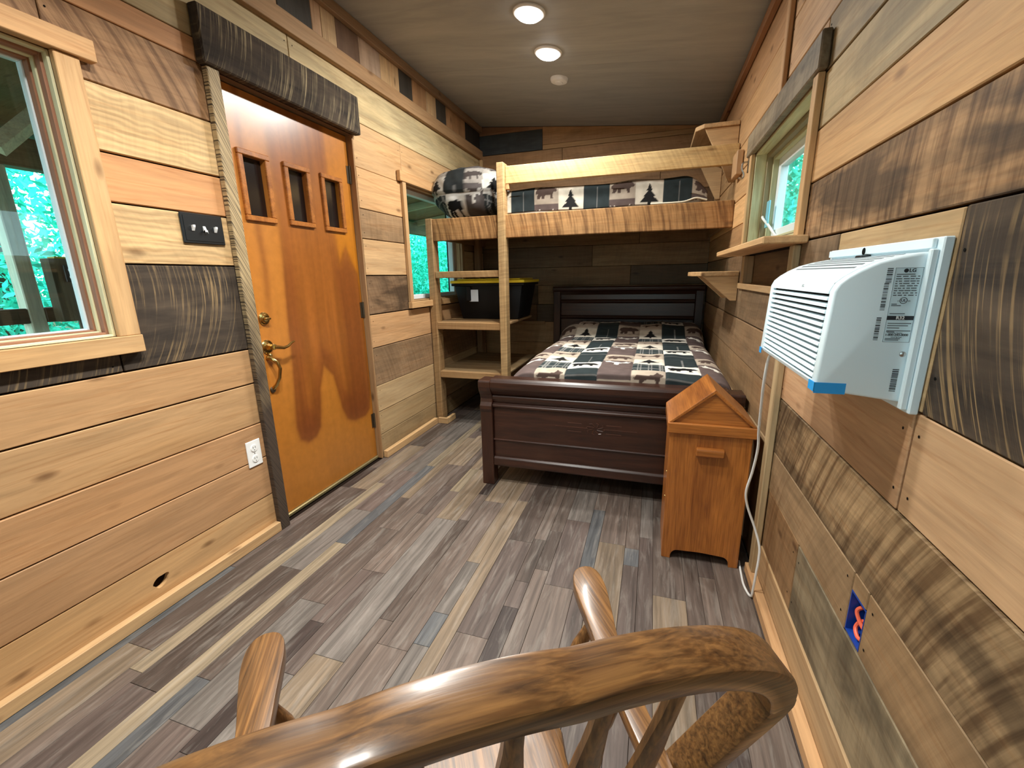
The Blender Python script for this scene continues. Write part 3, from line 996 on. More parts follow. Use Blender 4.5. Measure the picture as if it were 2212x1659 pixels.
C = np.clip(C * (.94 + .12 * streak[:, None]), 0.003, 1)
me = bpy.data.meshes.new('slab')
me.from_pydata(V, [], Fc)
at = me.attributes.new('Col', 'FLOAT_COLOR', 'POINT')
at.data.foreach_set('color', np.concatenate([C, np.ones((len(C), 1))], 1).astype(np.float32).ravel())
me.materials.append(M_DOOR)
o = bpy.data.objects.new('slab', me); link(o, door)
for (a, b, c, d) in PANES:
    fr = MB().box((DX - .002, a - .026, d), (DX + .014, b + .026, d + .024)).box((DX - .002, a - .026, c - .024), (DX + .014, b + .026, c)) \
        .box((DX - .002, a - .026, c), (DX + .014, a, d)).box((DX - .002, b, c), (DX + .014, b + .026, d)).build('pane_moulding', M_BIN, door, bevel=0.003)
    MB().box((DX - .026, a + .0005, c + .0005), (DX - .020, b - .0005, d - .0005)).build('glass_pane', M_DGLASS, fr)
MXp = Matrix.Rotation(PI / 2, 4, 'Y')     # local z -> world +x


def atx(x, y, z):
    return Matrix.Translation((x, y, z)) @ MXp


db = MB().lathe([(0.031, 0), (0.031, .004), (0.028, .008), (0.021, .010), (0.019, .014), (0.012, .016)], 24, atx(DX, 1.628, 1.040)).build('deadbolt', M_BRASS, door, smooth=True)
mb = MB(); mb.box((DX + .014, 1.612, 1.034), (DX + .030, 1.646, 1.045)); mb.build('thumb_turn', M_BRASS, db, bevel=0.004, seg=2, smooth=True)
rs = MB().lathe([(0.034, 0), (0.034, .004), (0.030, .009), (0.018, .012), (0.015, .020), (0.012, .036), (0.015, .044), (0.013, .05)], 24, atx(DX, 1.622, 0.905)).build('rosette', M_BRASS, door, smooth=True)
MB().tube([(DX + .044, 1.622, .905), (DX + .048, 1.645, .900), (DX + .050, 1.675, .893), (DX + .052, 1.700, .898), (DX + .054, 1.722, .912), (DX + .054, 1.742, .917)],
          [.011, .010, .008, .007, .006, .004], 10).build('lever', M_BRASS, rs, smooth=True)
MB().lathe([(0.014, 0), (0.014, .004), (0.010, .012), (.006, .016)], 16, atx(DX, 1.628, 0.862)).build('latch_button', M_BRASS, door, smooth=True)
ph = MB().tube([(DX + .002, 1.612, .852), (DX + .022, 1.618, .848), (DX + .040, 1.632, .828), (DX + .044, 1.640, .795), (DX + .038, 1.634, .75), (DX + .024, 1.624, .715), (DX + .006, 1.618, .697)],
               [.010, .009, .0085, .008, .008, .009, .010], 10).build('pull_handle', M_BRASS, door, smooth=True)
MB().lathe([(0.016, 0), (0.015, .006), (.009, .010)], 16, atx(DX, 1.617, 0.690)).build('handle_foot', M_OLDMETAL, ph, smooth=True)
for z in (1.772, 0.975, 0.228):
    hg = MB().tube([(DX + .006, 2.3905, z), (DX + .006, 2.3905, z + .10)], .0065, 10).build('hinge', M_OLDMETAL, door, smooth=True)
    MB().box((DX + .0005, 2.366, z + .002), (DX + .003, 2.390, z + .098)).build('hinge_leaf', M_OLDMETAL, hg)

# ================================================================== BUNK BED
bunk = thing('bunk_bed', 'built-in upper bunk of rough lumber with ladder shelves and guard rail', 'bunk bed', (-1.4, 3.21, 0))
LT = (196, 158, 108)


def bb_(nm, lo, hi, g, tone=LT, saw=0.0, stain=0, bevel=0.004, par=None):
    return board(nm, par or bunk, M_LUM, lo, hi, g, tone, saw, stain, bevel)


bb_('post', (-1.728, 3.205, 0.0), (-1.672, 3.300, 1.664), 'z', (172, 134, 90), 0.4)
p2_ = bb_('post', (-1.121, 3.182, 0.0), (-1.066, 3.272, 2.008), 'z', (190, 154, 106), 0.5)
bb_('cleat', (-1.0655, 3.225, 1.83), (-1.040, 3.262, 1.99), 'z', (200, 150, 104), par=p2_)
bb_('side_rail', (-1.671, 3.216, 1.496), (XR - .003, 3.252, 1.660), 'x', (182, 134, 82), 0.95)
bb_('guard_rail', (-1.0655, 3.222, 1.868), (XR - .003, 3.256, 1.988), 'x', (212, 176, 120), 0.3)
cl = bb_('wall_cleat', (XR - 0.038, 3.05, 1.775), (XR - .003, 3.21, 1.91), 'z', (190, 150, 110))
bb_('rung', (-1.6715, 3.214, 1.214), (-1.1215, 3.254, 1.264), 'x', (176, 138, 92), 0.3)
s2 = bb_('shelf', (-1.6715, 3.206, 0.806), (-1.1215, 3.30, 0.864), 'x', (178, 138, 92), 0.15)
for k in range(3):
    bb_('shelf_board', (-1.70, 3.302 + k * .215, 0.845), (-1.07, 3.302 + (k + 1) * .215 - .003, 0.864), 'x', (160, 126, 88), par=s2)
s3 = bb_('shelf', (-1.6715, 3.206, 0.400), (-1.1215, 3.25, 0.456), 'x', (178, 138, 92), 0.1)
for k in range(4):
    bb_('shelf_board', (-1.715, 3.252 + k * .225, 0.438), (-1.085, 3.252 + (k + 1) * .225 - .003, 0.456), 'x', (160, 132, 96), par=s3)
bb_('back_post', (-1.715, 4.15, 0.0), (-1.66, 4.24, 1.60), 'z', (150, 114, 80))
bb_('ledger', (-1.733, 3.302, 1.52), (-1.70, 4.44, 1.60), 'y', (160, 124, 88))
bb_('ledger', (XR - .035, 3.26, 1.52), (XR - .003, 4.44, 1.60), 'y', (160, 124, 88))
for k in range(8):
    xa = -1.695 + k * 0.266
    bb_('deck_board', (xa, 3.256, 1.602), (xa + .262, 4.44, 1.621), 'y', (170, 132, 92))
mat_u = MB().box((-1.13, 3.27, 1.624), (0.27, 4.36, 1.80)).build('mattress', plain('mattress_ticking', (200, 196, 188), 0.9), None, bevel=0.04, seg=3, smooth=True)
tag(mat_u, 'thin mattress hidden under the upper bunk quilt', 'mattress')

# ================================================================== PRINTED QUILTS
BEAR = [(.06, .45), (.10, .6), (.24, .71), (.4, .68), (.55, .73), (.70, .70), (.80, .68), (.90, .60), (.96, .5), (.90, .44), (.8, .45), (.76, .4), (.79, .22), (.68, .22), (.66, .38), (.46, .4), (.42, .22), (.31, .22), (.31, .38), (.22, .22), (.11, .22), (.15, .4)]
TREE = [(.5, .92), (.62, .68), (.56, .68), (.72, .48), (.64, .48), (.84, .26), (.55, .26), (.55, .12), (.45, .12), (.45, .26), (.16, .26), (.36, .48), (.28, .48), (.44, .68), (.38, .68)]
MOOSE = [(.5, .10), (.58, .16), (.57, .38), (.68, .5), (.85, .5), (.94, .78), (.84, .68), (.78, .82), (.7, .64), (.6, .56), (.55, .6), (.45, .6), (.4, .56), (.3, .64), (.22, .82), (.16, .68), (.06, .78), (.15, .5), (.32, .5), (.43, .38), (.42, .16)]
FOX = [(.05, .45), (.2, .56), (.45, .55), (.65, .6), (.75, .74), (.85, .65), (.95, .6), (.85, .5), (.8, .28), (.73, .28), (.7, .45), (.4, .42), (.3, .24), (.23, .24), (.26, .42), (.15, .4)]
QC = {k: np.array(lin(c)) for k, c in dict(cream=(224, 216, 200), tan=(180, 166, 150), brown=(100, 86, 83), dark=(46, 55, 57), black=(26, 26, 27), white=(238, 234, 224), grey=(122, 122, 120), bark=(84, 68, 62)).items()}


def quilt_color(U, Vv, cw=0.178):
    """print of the patchwork cloth: three column kinds, three-cell repeat"""
    U = np.asarray(U, float); Vv = np.asarray(Vv, float)
    cu = (U + 0.445) / cw
    ci = np.floor(cu).astype(int) % 3
    fu = cu - np.floor(cu)
    vm = np.where(ci == 1, (Vv - 2.132) / cw, (Vv - 2.058) / cw)
    ri = np.floor(vm).astype(int) % 3
    fv = vm - np.floor(vm)
    P = np.stack([fu, fv], 1)
    C = np.tile(QC['cream'], (len(U), 1))
    m = (ci == 0) & (ri < 2); C[m] = QC['dark']
    ln = m & (((np.abs(fu - .55) < .018) & (ri == 0)) | (np.abs(fv - .5) < .014) & (ri == 1)); C[ln] = QC['grey']
    b = poly_dist(P, BEAR) < 0
    t = poly_dist(P, TREE) < 0
    f = poly_dist(P, FOX) < 0
    mo = poly_dist(P, MOOSE) < 0
    m = (ci == 0) & (ri == 2); C[m] = QC['white']; C[m & b] = QC['black']
    m = (ci == 2) & (ri == 0); C[m & t] = QC['black'] * 1.6
    m = (ci == 2) & (ri == 1); C[m] = QC['tan'] * 1.12; C[m & f] = QC['bark']
    m = (ci == 2) & (ri == 2); C[m] = QC['dark'] * 1.2
    g = m & ((np.abs(((fu * 3.0) % 1) - .5) < .07) | (np.abs(((fv * 2.0) % 1) - .5) < .05) | (np.abs(((fu * 3.0) % 1) - .75) < .05)); C[g] = QC['grey'] * 1.3
    m = (ci == 1) & (ri == 0); C[m] = QC['tan']; C[m & b] = QC['bark']
    m = (ci == 1) & (ri > 0); C[m] = QC['brown']; C[(ci == 1) & (ri == 2) & mo] = QC['white']
    mott = vnoise(np.stack([U, Vv], 1) + 7, 30, 30, 11)
    C = C * (0.86 + .28 * mott)[:, None]
    return np.clip(C, 0, 1), fu, fv


def grid_cloth(name, S, T, pos, col, label, cat, parent=None, mat=None):
    ns, ntt = S, T
    faces = []
    for j in range(ntt - 1):
        for i in range(ns - 1):
            a = j * ns + i
            faces.append((a, a + 1, a + ns + 1, a + ns))
    me = bpy.data.meshes.new(name)
    c = pos.mean(0)
    me.from_pydata([tuple(p) for p in (pos - c)], [], faces)
    at = me.attributes.new('Col', 'FLOAT_COLOR', 'POINT')
    at.data.foreach_set('color', np.concatenate([col, np.ones((len(col), 1))], 1).astype(np.float32).ravel())
    me.polygons.foreach_set('use_smooth', [True] * len(me.polygons))
    me.materials.append(mat or M_QUILT)
    o = bpy.data.objects.new(name, me)
    link(o, parent, Matrix.Translation(c))
    md = o.modifiers.new('thick', 'SOLIDIFY'); md.thickness = 0.008; md.offset = -1
    if label: tag(o, label, cat)
    return o


# quilt of the lower bed
ns, ntt = 300, 330
s = np.linspace(-1.02, 0.56, ns); t = np.linspace(2.20, 4.36, ntt)
Sg, Tg = np.meshgrid(s, t)
U = Sg.ravel(); W = Tg.ravel()
C, fu, fv = quilt_color(U, W)
pl_ = 1 / (1 + np.exp(-(W - 3.80) / .045))
pd = 1 / (1 + np.exp((W - 4.30) / .025))
hump = .5 + .5 * np.cos(np.clip((np.abs(U + .25) - .32) / .34, -1, 1) * PI) ** 2
z = .696 + .012 * np.sin((W - 2.2) * 1.5) + .095 * pl_ * pd * (.80 + .20 * hump)
z += (vnoise(np.stack([U, W], 1) + 5, 4, 4, 2) - .5) * .018 + (vnoise(np.stack([U, W], 1) + 5, 14, 12, 4) - .5) * .007
z += -.0035 * (np.exp(-(np.minimum(fu, 1 - fu) / .04) ** 2) + np.exp(-(np.minimum(fv, 1 - fv) / .04) ** 2))
z -= .02 * np.clip((2.40 - W) / .08, 0, 1) ** 2
x = U.copy(); dz = np.zeros_like(U)
for (edge, sg, r) in ((-.655, -1, .13), (.325, 1, .09)):
    d = np.clip((U - edge) * sg, 0, None)
    th = np.clip(d / r, 0, PI / 2)
    ext = np.clip(d - r * PI / 2, 0, None)
    x = np.where(d > 0, edge + sg * (r * np.sin(th) + .02 * np.sin(ext * 9)), x)
    dz = dz + np.where(d > 0, -r * (1 - np.cos(th)) - ext, 0)
z = z + dz
y = np.clip(W, 2.330, None)
z = np.where(W < 2.330, z - (2.330 - W) * .9, z)
grid_cloth('quilt', ns, ntt, np.stack([x, y, z], 1), C, 'patchwork quilt printed with bears and pine trees on the lower bed', 'quilt')

# quilt hanging over the edge of the upper bunk
ns, ntt = 260, 170
s = np.linspace(-1.10, 0.30, ns); t = np.linspace(0, 1.05, ntt)
Sg, Tg = np.meshgrid(s, t); U = Sg.ravel(); W = Tg.ravel()
C, fu, fv = quilt_color(U + .06, 2.62 + W * 1.05)
C = C * .62  # shadow of guard rail and ceiling put into the cloth colours
top = .165
rr = .05
nz_ = vnoise(np.stack([U, W], 1) + 3, 6, 10, 8) - .5
fold = .016 * np.sin((U * 1.3 + W * 2.6) * 9 + 1.4 * np.sin(U * 5)) * np.clip(1 - np.abs(W - .1) / .16, 0, 1)
y = np.where(W < top - rr, 3.262, np.where(W < top - rr + rr * PI / 2, 3.262 + rr * (1 - np.cos(np.clip((W - top + rr) / rr, 0, PI / 2))), 3.262 + rr + (W - top + rr - rr * PI / 2)))
z = np.where(W < top - rr, 1.672 + W, np.where(W < top - rr + rr * PI / 2, 1.672 + top - rr + rr * np.sin(np.clip((W - top + rr) / rr, 0, PI / 2)), 1.672 + top))
y = y - np.abs(fold) * .0 + nz_ * .012 + .010 * (1 - np.cos(fold * 60)) * .5
y = np.maximum(y, 3.258)
z = z + fold * .5 * (W > top - rr) + nz_ * .010
er = np.clip((U - .14) / .16, 0, 1)
z = z - .10 * er ** 2.2 * np.clip((W - .0) / .165, 0, 1)
z = z + .012 * np.exp(-((U - .24) / .05) ** 2) * (W < .05)
grid_cloth('bunk_quilt', ns, ntt, np.stack([U, y, z], 1), C, 'shade-darkened wildlife patchwork quilt spread on the upper bunk', 'quilt')
pw = MB().tube([(x_, 3.256, 1.672 + (.020 * math.exp(-((x_ - .235) / .05) ** 2))) for x_ in np.linspace(-0.05, 0.30, 24)], .006, 6)
o = pw.build('piping', M_WELT, bpy.data.objects['bunk_quilt'], smooth=True)

# pillow bundle at the left end of the upper bunk
nu, nv = 140, 90
uu = np.linspace(-PI, PI, nu); vv = np.linspace(-PI / 2 + .001, PI / 2 - .001, nv)
A, B = np.meshgrid(uu, vv); A = A.ravel(); B = B.ravel()
pw_ = lambda c, e: np.sign(c) * np.abs(c) ** e
px = .292 * pw_(np.cos(B), .75) * pw_(np.cos(A), .7)
py = .215 * pw_(np.cos(B), .75) * pw_(np.sin(A), .8)
pz = .182 * pw_(np.sin(B), .85)
q = np.stack([A * 2 + 9, B * 2 + 5], 1)
cr = 1 + (vnoise(np.stack([px, pz], 1) * 1 + 5, 9, 7, 21) - .5) * .16 + (vnoise(np.stack([px + py, pz], 1) + 5, 22, 18, 22) - .5) * .05
cr *= 1 + .10 * np.exp(-((px + .0) / .3) ** 2) * (pz > 0)
pos = np.stack([-1.436 + np.clip(px * cr, -.296, .30), 3.485 + py * cr, 1.855 + np.maximum(pz * cr, -.2)], 1)
pos[:, 2] = np.maximum(pos[:, 2], 1.664 + .0 * pos[:, 2])
C, fu, fv = quilt_color(pos[:, 0] * 1.15 + .30, pos[:, 2] * 1.15 + py * .6 + .60)
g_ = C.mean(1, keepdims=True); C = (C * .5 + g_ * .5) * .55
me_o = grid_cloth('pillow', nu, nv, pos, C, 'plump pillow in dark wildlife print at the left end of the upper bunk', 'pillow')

# ================================================================== LOWER BED
bed = thing('double_bed', 'dark cherry double bed with panelled footboard under the bunk', 'bed', (-0.235, 3.3, 0))


def cb(nm, lo, hi, g='x', bevel=0.004, par=None, seg=1, mat=None):
    c = [(a + b) / 2 for a, b in zip(lo, hi)]
    return MB().box(lo, hi).build(nm, mat or M_CHERRY, par or bed, M=Matrix.Translation(c) @ ROT[g], bevel=bevel, seg=seg)


for (xa, xb) in ((-0.919, -0.846), (0.374, 0.447)):
    # shaped foot post: profile in y-z, ogee near the top
    prof = [(2.232, 0.0), (2.232, .455), (2.222, .475), (2.222, .495), (2.236, .515), (2.240, .535), (2.232, .56), (2.214, .585), (2.206, .61), (2.206, .64), (2.212, .648), (2.316, .648), (2.318, .60), (2.306, .56), (2.306, 0.0)]
    MB().prism(prof, 0, xa, xb).build('foot_post', M_CHERRY, bed, M=Matrix.Translation(((xa + xb) / 2, 2.26, .3)) @ ROT['z'], bevel=0.003)
xa, xb = -0.846, 0.374
cb('footboard_panel', (xa, 2.256, 0.165), (xb, 2.292, 0.60), 'x')
tr = MB().prism([(2.246, .560), (2.222, .585), (2.208, .602), (2.204, .612), (2.204, .640), (2.212, .654), (2.226, .660), (2.300, .660), (2.312, .652), (2.312, .62), (2.300, .585), (2.300, .560)], 0, xa, xb).build('top_rail', M_CHERRY, bed, bevel=0.003, seg=2)
fz = MB().prism([(2.257, .512), (2.250, .515), (2.240, .535), (2.240, .550), (2.247, .559), (2.257, .559)], 0, xa, xb).build('frieze', M_CHERRY, bed, bevel=0.002)
MB().prism([(2.257, .478), (2.248, .479), (2.241, .487), (2.239, .495), (2.243, .502), (2.250, .504), (2.248, .509), (2.257, .511)], 0, xa, xb).build('moulding', M_CHERRY, bed, bevel=0.001)
MB().prism([(2.257, .278), (2.251, .279), (2.248, .284), (2.251, .290), (2.257, .291)], 0, xa, xb).build('moulding', M_CHERRY, bed)
MB().prism([(2.257, .180), (2.250, .180), (2.238, .170), (2.236, .128), (2.242, .122), (2.300, .122), (2.300, .180)], 0, xa, xb).build('bottom_rail', M_CHERRY, bed, bevel=0.002)
# carved lines in the middle of the footboard
mb = MB()
for (x0_, x1_, zc) in ((-.41, -.335, .424), (-.41, -.335, .376), (-.20, -.12, .424), (-.20, -.12, .376), (-.48, -.30, .400), (-.215, -.04, .400)):
    mb.box((x0_, 2.2535, zc - .0015), (x1_, 2.2565, zc + .0015))
for k in range(8):
    an = k * PI / 4
    mb.tube([(-.258 + .012 * math.cos(an), 2.2545, .400 + .010 * math.sin(an)), (-.258 + .045 * math.cos(an + .4), 2.2545, .400 + .030 * math.sin(an + .4)), (-.258 + .05 * math.cos(an + .7), 2.2545, .400 + .034 * math.sin(an + .7))], .0018, 5)
mb.build('carving', varnish_mat('worn_cherry', (104, 66, 50), (70, 40, 30)), bed)
for (xa, xb) in ((-0.912, -0.884), (0.412, 0.440)):
    cb('bed_rail', (xa, 2.307, .25), (xb, 4.355, .43), 'y')
xa, xb = -0.95, 0.445
cb('headboard_panel', (xa + .07, 4.375, .30), (xb - .07, 4.405, 1.06), 'x')
for (a, b) in ((xa, xa + .07), (xb - .07, xb)):
    cb('head_post', (a, 4.345, 0), (b, 4.415, 1.075), 'z')
hr = MB().prism([(4.36, 1.03), (4.345, 1.06), (4.33, 1.075), (4.325, 1.095), (4.335, 1.112), (4.415, 1.112), (4.415, 1.03)], 0, xa - .004, xb + .004).build('head_rail', M_CHERRY, bed, bevel=0.003)
for zc in (.965, .81):
    MB().prism([(4.376, zc - .02), (4.366, zc - .016), (4.358, zc), (4.366, zc + .016), (4.376, zc + .02)], 0, xa + .07, xb - .07).build('moulding', M_CHERRY, bed, bevel=0.001)
cb('mattress_support', (-.88, 2.31, .26), (.41, 4.34, .285), 'y', mat=M_VOID)
bm_ = MB().box((-.765, 2.335, .287), (.392, 4.33, .652)).build('bed_mattress', plain('mattress_cloth', (206, 202, 194), 0.9), None, bevel=.05, seg=3, smooth=True)
tag(bm_, 'thick mattress under the bear print quilt of the lower bed', 'mattress')

# ================================================================== STORAGE TOTE
tote = thing('storage_tote', 'black plastic tote with yellow lid on the bunk ladder shelf', 'storage box', (-1.32, 3.66, .865))


def taper(x0, x1, y0, y1, z0, z1, i):
    return MB().add([(x0 + i, y0 + i * .8, z0), (x1 - i, y0 + i * .8, z0), (x1 - i, y1 - i * .8, z0), (x0 + i, y1 - i * .8, z0), (x0, y0, z1), (x1, y0, z1), (x1, y1, z1), (x0, y1, z1)],
                    [(3, 2, 1, 0), (4, 5, 6, 7), (0, 1, 5, 4), (1, 2, 6, 5), (2, 3, 7, 6), (3, 0, 4, 7)])


taper(-1.625, -1.015, 3.455, 3.90, .866, 1.165, .05).build('body', M_TOTE, tote, bevel=.012, seg=2, smooth=True)
MB().box((-1.642, 3.438, 1.145), (-.998, 3.917, 1.166)).build('rim', M_TOTE, tote, bevel=.005)
lid = MB().box((-1.648, 3.430, 1.167), (-.992, 3.924, 1.190)).build('lid', M_YELLOW, tote, bevel=.006, seg=2)
MB().box((-1.60, 3.47, 1.1905), (-1.04, 3.885, 1.203)).build('lid_panel', M_YELLOW, lid, bevel=.008, seg=2)
for xx in (-1.49, -1.15):
    MB().box((xx - .02, 3.444, 1.02), (xx + .02, 3.47, 1.144)).build('rib', M_TOTE, tote, bevel=.006)
MB().box((-1.486, 3.456, 1.016), (-1.404, 3.458, 1.114)).build('paper_label', plain('grey_paper', (186, 192, 198), .7), tote)

# ================================================================== WOODEN WASTE BIN
bin_ = thing('waste_bin', 'house shaped orange oak waste bin standing beside the right wall', 'waste bin', (.25, 1.94, 0))
bx0, bx1, by0, by1 = .099, .404, 1.790, 2.075
arch = [(bx0, 0), (bx0 + .036, 0)]
for k in range(7):
    a = PI / 2 * k / 6
    arch.append((bx0 + .036 + .028 * (1 - math.cos(a)) * 1.0, .042 * math.sin(a) ** .8))
arch += [(bx0 + .14, .046), (bx1 - .14, .046)]
for k in range(7):
    a = PI / 2 * (6 - k) / 6
    arch.append((bx1 - .036 - .028 * (1 - math.cos(a)), .042 * math.sin(a) ** .8))
arch += [(bx1 - .036, 0), (bx1, 0), (bx1, .581), (bx0, .581)]


def bin_part(mb, nm, g='z', bevel=.002, par=None):
    vs_ = np.array(mb.v); c = (vs_.min(0) + vs_.max(0)) / 2
    return mb.build(nm, M_BIN, par or bin_, M=Matrix.Translation(c) @ ROT[g], bevel=bevel)


fp = bin_part(MB().prism(arch, 1, by0, by0 + .018), 'front_panel')
bin_part(MB().prism(arch, 1, by1 - .018, by1), 'back_panel')
for xa in (bx0, bx1 - .016):
    bin_part(MB().box((xa, by0 + .0185, 0.0), (xa + .016, by1 - .0185, .581)), 'side_panel')
bin_part(MB().box((bx0 + .017, by0 + .019, .05), (bx1 - .017, by1 - .019, .062)), 'bottom', 'x')
pu = MB()
prof = [(by0, .530), (by0 - .020, .530), (by0 - .024, .524), (by0 - .022, .496), (by0 - .014, .492), (by0, .500)]
pu.prism(prof, 0, .202, .306)
bin_part(pu, 'pull', 'x', .003)
lx0, lx1, ly0, ly1 = .088, .416, 1.778, 2.088
lb = bin_part(MB().box((lx0, ly0, .582), (lx1, ly1, .628)), 'lid_base', 'x', .004)
ap = (.254, .772)
bin_part(MB().prism([(lx0 + .020, .6285), (lx1 - .020, .6285), (ap[0], ap[1] - .012)], 1, ly0 + .014, ly0 + .028), 'gable', 'x', .0, lb)
bin_part(MB().prism([(lx0 + .020, .6285), (lx1 - .020, .6285), (ap[0], ap[1] - .012)], 1, ly1 - .028, ly1 - .014), 'gable', 'x', .0, lb)
for sgn in (0, 1):
    e = (lx0 + .004, .6287) if sgn == 0 else (lx1 - .004, .6287)
    nx, nz2 = (ap[1] - e[1]), -(ap[0] - e[0])
    l_ = math.hypot(nx, nz2); nx, nz2 = nx / l_, nz2 / l_
    if nz2 < 0: nx, nz2 = -nx, -nz2
    th = .012
    poly = [e, ap, (ap[0] - nx * 0, ap[1] - th * 1.35), (e[0] + (.014 if sgn == 0 else -.014), e[1])]
    mbx = MB().prism(poly, 1, ly0 + .004, ly1 - .004)
    bin_part(mbx, 'roof_board', 'y', .001, lb)
for z in (.395, .28):
    MB().tube([(bx0 - .003, by0 + .03, z), (bx0 - .0005, by0 + .03, z)], .004, 8).build('screw', M_BRASS, bin_)

# ================================================================== WINDSOR ARM CHAIR
th_c = 0.587
MC = Matrix.Translation((-.340, .560, 0)) @ Matrix.Rotation(th_c, 4, 'Z')
chair = thing('windsor_armchair', 'golden oak bow-back armchair nearest the viewer facing the door', 'chair', (-.32, .50, 0))


def cpart(mb, nm, grain_dir=(1, 0, 0), smooth=True, bevel=0.0, seg=1, par=None, mat=None, angle=40):
    """mesh given in chair coordinates"""
    mb.v = [tuple(MC @ Vector(p)) for p in mb.v]
    c = Vector(np.array(mb.v).mean(0))
    gx = (MC.to_3x3() @ Vector(grain_dir)).normalized()
    up = Vector((0, 0, 1)) if abs(gx.z) < .9 else Vector((0, 1, 0))
    gy = up.cross(gx).normalized(); gz = gx.cross(gy)
    M = Matrix.Identity(4)
    for i in range(3):
        M[i][0] = gx[i]; M[i][1] = gy[i]; M[i][2] = gz[i]; M[i][3] = c[i]
    return mb.build(nm, mat or M_OAK, par or chair, M=M, smooth=smooth, bevel=bevel, seg=seg, angle=angle)


def catmull(pts, per=6):
    pts = [Vector(p) for p in pts]
    out = []
    for i in range(len(pts) - 1):
        p0 = pts[max(i - 1, 0)]; p1 = pts[i]; p2 = pts[i + 1]; p3 = pts[min(i + 2, len(pts) - 1)]
        for k in range(per):
            t = k / per
            out.append(.5 * ((2 * p1) + (-p0 + p2) * t + (2 * p0 - 5 * p1 + 4 * p2 - p3) * t * t + (-p0 + 3 * p1 - 3 * p2 + p3) * t ** 3))
    out.append(pts[-1])
    return out


LEAN = 0.300
HW, RX, RZ, ARCH, ZT = .305, .227, .136, .0094, .9416
half = [(x_, ZT - ARCH * (x_ / (HW - RX)) ** 2) for x_ in (0, .026, .052)]
half += [(HW - RX + RX * math.sin(a), ZT - ARCH - RZ + RZ * math.cos(a)) for a in np.linspace(0, PI / 2, 10)]
half += [(HW + (.175 - HW) * t, (ZT - ARCH - RZ) + (.445 - (ZT - ARCH - RZ)) * t) for t in (.25, .5, .75, 1)]
pth = [(-x_, z_) for x_, z_ in half[::-1]][:-1] + half


def hoop_y(z_):
    return -.432 + (ZT - z_) * math.tan(LEAN)


path = catmull([(x_, 0, z_) for x_, z_ in pth], 3)
bdir = Vector((0, math.cos(LEAN), math.sin(LEAN)))
W2, T2 = .0195, .0155
rings = []
for i, p in enumerate(path):
    P3 = Vector((p.x, hoop_y(p.z), p.z))
    a = path[max(i - 1, 0)]; b = path[min(i + 1, len(path) - 1)]
    tn = (Vector((b.x, hoop_y(b.z), b.z)) - Vector((a.x, hoop_y(a.z), a.z))).normalized()
    nn = tn.cross(bdir).normalized()
    ch = .0045
    ring = [P3 + bdir * a_ + nn * b_ for a_, b_ in ((W2, T2 - ch), (W2 - .0013, T2 - .0013), (W2 - ch, T2), (-W2 + ch, T2), (-W2 + .0013, T2 - .0013), (-W2, T2 - ch), (-W2, -T2 + ch), (-W2 + .0013, -T2 + .0013), (-W2 + ch, -T2), (W2 - ch, -T2), (W2 - .0013, -T2 + .0013), (W2, -T2 + ch))]
    rings.append(ring)
cpart(MB().sweep(rings), 'back_bow', (1, 0, 0), True, angle=30)
# arrow spindles
for xt in (-.188, -.115, -.038, .038, .115, .188):
    zt = ZT - .014 if abs(xt) < .1 else ZT - .024 if abs(xt) < .15 else ZT - .044
    xb_ = xt * .86
    pts = []
    wd = [.0075, .008, .011, .0175, .0185, .014, .0085, .007]
    dp = [.0075, .0075, .007, .006, .006, .006, .007, .007]
    rings = []
    for k in range(8):
        t = k / 7
        z_ = .45 + (zt - .45) * t
        c = Vector((xb_ + (xt - xb_) * t, hoop_y(z_) + .006 - .012 * math.sin(t * PI), z_))
        rings.append([c + Vector((wd[k] * cx_, dp[k] * cy_, 0)) for cx_, cy_ in ((1, .5), (.6, 1), (-.6, 1), (-1, .5), (-1, -.5), (-.6, -1), (.6, -1), (1, -.5))])
    cpart(MB().sweep(rings), 'spindle', (0, 0, 1), True)
# seat
outl = []
for k in range(48):
    an = 2 * PI * k / 48
    cx_, sy = math.cos(an), math.sin(an)
    rx = .205 if sy > 0 else .195
    outl.append((rx * math.copysign(abs(cx_) ** .7, cx_) * (1 - .10 * (sy < 0) * abs(sy)), -.155 + (.185 if sy > 0 else .185) * math.copysign(abs(sy) ** .75, sy)))
mb = MB()
rings = [[(px_ * k_, -.155 + (py_ + .155) * k_, z_) for px_, py_ in outl] for k_, z_ in ((.90, .418), (.98, .430), (1.0, .442), (.98, .452), (.93, .455), (.7, .446), (.4, .441))]
cpart(mb.sweep(rings), 'seat', (0, 1, 0), True, angle=50)
# arms
for sg in (-1, 1):
    q_ = .0 if sg > 0 else .040     # the left arm is splayed a little less
    cl_ = [(.224, -.372, .012), (.231, -.31, .0145), (.240, -.24, .016), (.252, -.17, .019), (.266, -.115, .0235), (.277, -.07, .0275), (.283, -.040, .0280), (.287, -.018, .0245), (.289, -.004, .0165), (.290, .002, .006)]
    cl_ = [(a_ - q_ * (b_ + .372) / .374, b_, c_) for a_, b_, c_ in cl_]
    cl_ = catmull(cl_, 4)
    left = [(c.x - c.z, c.y) for c in cl_]; right = [(c.x + c.z, c.y) for c in cl_][::-1]
    poly = [(sg * a_, b_) for a_, b_ in left + right]
    mb = MB().prism(poly, 2, .650, .673)
    am = cpart(mb, 'arm', (0, 1, 0), True, .0035, 2, angle=24)
    for (xt, yt, xs, ysx) in ((.262 - q_ * .7, -.105, .172, -.075), (.236 - q_ * .4, -.235, .180, -.19)):
        pp = [(sg * (xs + (xt - xs) * t), ysx + (yt - ysx) * t, .445 + .207 * t) for t in np.linspace(0, 1, 9)]
        cpart(MB().tube(pp, [.008, .010, .012, .0135, .012, .0105, .0125, .010, .008], 12), 'arm_post', (0, 0, 1), True)
